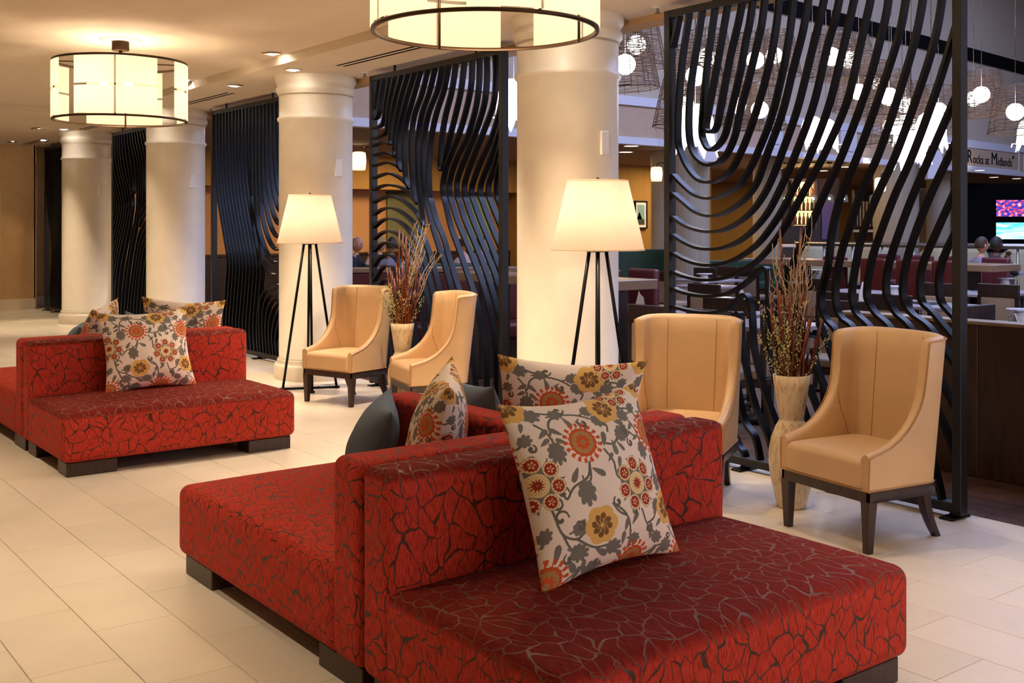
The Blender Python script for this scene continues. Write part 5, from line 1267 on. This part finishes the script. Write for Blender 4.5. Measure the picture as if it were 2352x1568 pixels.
# glass balustrade with steel rail in front of the bar lounge
r0 = G(1830, 559, 1.2); r1 = G(2620, 570, 1.2); dv = (r1-r0); LL = dv.length
t = thing('glass_balustrade', 'glass balustrade with steel handrail before the bar lounge', 'railing', (r0.x, r0.y, 0), math.atan2(dv.y, dv.x))
obj('handrail', MB().tube([(0, 0, 1.2), (LL, 0, 1.2)], .045, 10), 'steel', t)
npn = 10
for i in range(npn): obj('pane', MB().box(i*LL/npn+.03, (i+1)*LL/npn-.03, -.006, .006, .08, 1.1), 'clear_glass', t)
for i in range(npn+1): obj('post', MB().tube([(i*LL/npn, 0, 0), (i*LL/npn, 0, 1.2)], .02, 8), 'steel', t)
# cream tub chairs in the bar lounge
def tub(px, d, label):
    p = atd(px, 600, d); t = thing('tub_chair', label, 'armchair', (p.x, p.y, 0), random.uniform(-.4, .4)+math.atan2(fw.y, fw.x)+PI/2, 'cream tub chairs in the bar lounge')
    n = 24; V = []; F = []
    for i in range(n+1):
        a = PI*1.15*(i/n-.5)+PI/2; top = .62+.50*math.cos((i/n-.5)*PI)**.8
        for (r, z) in ((.38, .2), (.42, top), (.39, top+.02), (.36, top), (.32, .45)): V.append((r*math.cos(a), -r*math.sin(a)*-1, z))
    for i in range(n):
        for k_ in range(4): F.append((i*5+k_, (i+1)*5+k_, (i+1)*5+k_+1, i*5+k_+1))
    obj('shell', MB().add(V, F, True), 'cream_vinyl', t); obj('seat', round_box(-.32, .32, -.35, .3, .28, .46, .04, .015, 4), 'cream_vinyl', t)
    for sx in (-1, 1):
        for sy in (-1, 1): obj('leg', MB().tube([(sx*.24, sy*.22, 0), (sx*.22, sy*.2, .28)], .016, 6), 'dark_wood', t)
for i, (px, d) in enumerate(((1935, 23.2), (2012, 22.4), (2155, 23.0), (2222, 23.4), (2325, 22.2), (1860, 22.0))):
    tub(px, d, ('cream tub chair behind the balustrade, second from left', 'cream tub chair right of the middle of the balustrade', 'cream tub chair below the dark narrow column', 'cream tub chair hidden by the thick post', 'cream tub chair behind the dark-haired diner', 'olive cream tub chair behind the willow twigs')[i])

# ================================================================== diners
def person(loc, rz, label, skin, hair, shirt, pose='table', bald=False, long_hair=False, glasses=False):
    root = thing('person', label, 'person', loc, rz, None)
    me = bpy.data.meshes.new('body'); bm_v = []; ed = []; rad = []
    def v(x, y, z, r, ry=None): bm_v.append((x, y, z)); rad.append((r, ry or r)); return len(bm_v)-1
    # seated at height .46, facing -y
    pel = v(0, .02, .52, .15, .12); bel = v(0, .03, .66, .14, .11); che = v(0, .03, .86, .155, .115); shc = v(0, .03, 1.00, .10, .08); nk = v(0, .015, 1.08, .055); nk2 = v(0, 0, 1.14, .058)
    for a, b_ in ((pel, bel), (bel, che), (che, shc), (shc, nk), (nk, nk2)): ed.append((a, b_))
    for s_ in (-1, 1):
        sh_ = v(s_*.17, .03, .99, .062); 
        if pose == 'table': el = v(s_*.22, -.08, .76, .046); wr_ = v(s_*.10, -.28, .80, .032)
        elif pose == 'clasped': el = v(s_*.19, -.20, .80, .046); wr_ = v(s_*.04, -.22, 1.02, .032)
        else: el = v(s_*.22, .0, .74, .046); wr_ = v(s_*.2, -.24, .77, .032)
        ed += [(shc, sh_), (sh_, el), (el, wr_)]
        hip = v(s_*.09, -.05, .50, .085); kn = v(s_*.12, -.44, .50, .062); an = v(s_*.12, -.42, .09, .042); to = v(s_*.12, -.56, .04, .036)
        ed += [(pel, hip), (hip, kn), (kn, an), (an, to)]
        # palm and five fingers
        B = Vector(bm_v[wr_]); A = Vector(bm_v[el]); dr_ = (B-A).normalized(); side = Vector((-s_*.6, -.6, .2)).normalized(); side = (side - dr_*side.dot(dr_)).normalized()
        pm = v(*(B+dr_*.06), .030, .02); ed.append((wr_, pm))
        for f in range(4):
            o_ = side*(f-1.5)*.018; L = (.058, .066, .062, .048)[f]; p1 = v(*(B+dr_*.10+o_), .009); p2 = v(*(B+dr_*(.10+L*.6)+o_+side.cross(dr_)*.01), .008); p3 = v(*(B+dr_*(.10+L)+o_+side.cross(dr_)*.03), .0065); ed += [(pm, p1), (p1, p2), (p2, p3)]
        t1 = v(*(B+dr_*.05+side*.035), .010); t2 = v(*(B+dr_*.085+side*.055), .008); ed += [(pm, t1), (t1, t2)]
    me.from_pydata(bm_v, ed, []); o = bpy.data.objects.new('body', me); COL.objects.link(o); o.parent = root
    md = o.modifiers.new('skin', 'SKIN')
    for i, sv in enumerate(me.skin_vertices[0].data): sv.radius = rad[i]; sv.use_root = (i == 0)
    md2 = o.modifiers.new('sub', 'SUBSURF'); md2.levels = 1; md2.render_levels = 1
    md.use_smooth_shade = True
    dg = bpy.context.evaluated_depsgraph_get(); nm = bpy.data.meshes.new_from_object(o.evaluated_get(dg)); o.modifiers.clear(); o.data = nm
    nm.materials.clear()
    for q_ in (skin, shirt, 'trousers'): nm.materials.append(M[q_])
    for p_ in nm.polygons:
        c = p_.center; z_ = c.z
        arm_far = False
        p_.use_smooth = True
        if z_ > 1.085: p_.material_index = 0
        elif z_ < .56: p_.material_index = 2
        else: p_.material_index = 1
        for s_ in (0, 1): pass
    # bare forearms and hands
    wv = [Vector(bm_v[i]) for i, r_ in enumerate(rad) if r_[0] <= .033 and bm_v[i][2] > .6]
    for p_ in nm.polygons:
        if p_.material_index == 1 and any((p_.center-w_).length < .09 for w_ in wv): p_.material_index = 0
    # head with face
    hd = MB(); n, m_ = 24, 18; vs = []; fs = []
    for i in range(m_+1):
        th = PI*i/m_
        for q_ in range(n):
            a = 2*PI*q_/n; x = .075*math.sin(th)*math.cos(a); y = .095*math.sin(th)*math.sin(a); z = .115*math.cos(th)
            if z < 0: x *= 1-.28*(-z/.115)**1.5; y = y*(1-.18*(-z/.115)) - .008*(-z/.115)
            fr = -math.sin(a)*math.sin(th)
            if fr > .8:
                if abs(x) < .02 and -.035 < z < .02: y -= .018*(1-abs(x)/.02)*(1-abs(z+.02)/.05 if z > -.02 else .9)
                if .015 < z < .04 and .012 < abs(x) < .05: y += .006
                if -.1 < z < -.075: y -= .006
            vs.append((x, y, z))
    for i in range(m_):
        for q_ in range(n): fs.append((i*n+q_, (i+1)*n+q_, (i+1)*n+(q_+1) % n, i*n+(q_+1) % n))
    hd.add(vs, fs, True)
    h = obj('head', hd, skin, root, (0, -.01, 1.25))
    for s_ in (-1, 1):
        obj('eye', MB().sphere((s_*.03, -.082, .012), .0095, 10, 6), 'eye_dark', h); obj('ear', MB().sphere((s_*.076, .005, -.005), .024, 10, 7, (.4, .7, 1.2)), skin, h)
    obj('mouth', MB().sphere((0, -.083, -.06), .02, 10, 6, (1, .3, .25)), 'lip', h)
    if glasses: obj('glasses', MB().tube([(.03+.02*math.cos(k_), -.097, .012+.016*math.sin(k_)) for k_ in np.linspace(0, 2*PI, 12, endpoint=False)], .002, 4, closed=True).tube([(-.03+.02*math.cos(k_), -.097, .012+.016*math.sin(k_)) for k_ in np.linspace(0, 2*PI, 12, endpoint=False)], .002, 4, closed=True).tube([(.05, -.095, .015), (.078, 0, .012)], .002, 4).tube([(-.05, -.095, .015), (-.078, 0, .012)], .002, 4), 'black_metal', h)
    if not bald or hair:
        hv = MB(); vs = []; fs = []; mm = 10
        for i in range(mm+1):
            for q_ in range(n):
                a = 2*PI*q_/n; fr = -math.sin(a); lim = (1.05 if fr > .3 else 1.5 if fr > -.2 else (2.5 if long_hair else 1.95))
                if bald: lim = .02 if i == 0 else (1.2 if fr > -.2 else 1.9)
                th = lim*i/mm if not bald else .95+(lim-.95)*i/mm
                vs.append((.082*math.sin(th)*math.cos(a), .102*math.sin(th)*math.sin(a)+.004, .122*math.cos(th)))
        for i in range(mm):
            for q_ in range(n): fs.append((i*n+q_, (i+1)*n+q_, (i+1)*n+(q_+1) % n, i*n+(q_+1) % n))
        obj('hair', MB().add(vs, fs, True), hair or 'hair_brown', h)
    return root, h
def seat_at(px, d): p = atd(px, 600, d); return (p.x, p.y, 0)
FWA = math.atan2(fw.y, fw.x)
# left group (behind the second column / arched screen)
r_, h = person(seat_at(818, 16.0), FWA+PI/2+math.radians(70)+PI, 'bald diner in dark shirt with clasped hands beside the second column', 'skin_fair', None, 'shirt_black', 'clasped', True); h.rotation_euler = (.15, 0, 0)
person(seat_at(900, 15.2), FWA-PI/2+PI+math.radians(15), 'diner in lilac-grey shirt seen from behind under the lattice arches', 'skin_fair', 'hair_brown', 'shirt_grey', 'table')
person(seat_at(872, 16.4), FWA-PI/2+PI-math.radians(50), 'blond diner leaning beside the lilac-shirted one', 'skin_fair', 'hair_blond', 'shirt_black', 'rest', long_hair=True)
person(seat_at(1062, 16.8), FWA+PI/2+math.radians(60), 'diner in pale pink shirt half hidden by the blue lattice slats', 'skin_fair', 'hair_brown', 'shirt_pink', 'table', True)
person(seat_at(1103, 17.6), FWA+PI/2-math.radians(60), 'diner with dark hair facing the pink-shirted one', 'skin_fair', 'hair_black', 'shirt_grey', 'table')
# right group under the televisions
r_, h = person(seat_at(2254, 15.4), FWA+PI/2-math.radians(75), 'diner with glasses and grey shirt in profile under the televisions', 'skin_fair', 'hair_brown', 'shirt_grey', 'rest', glasses=True)
r2_, h2 = person(seat_at(2288, 15.9), FWA+PI/2-math.radians(65), 'dark-haired diner beside the one with glasses', 'skin_dark', 'hair_black', 'shirt_black', 'clasped')
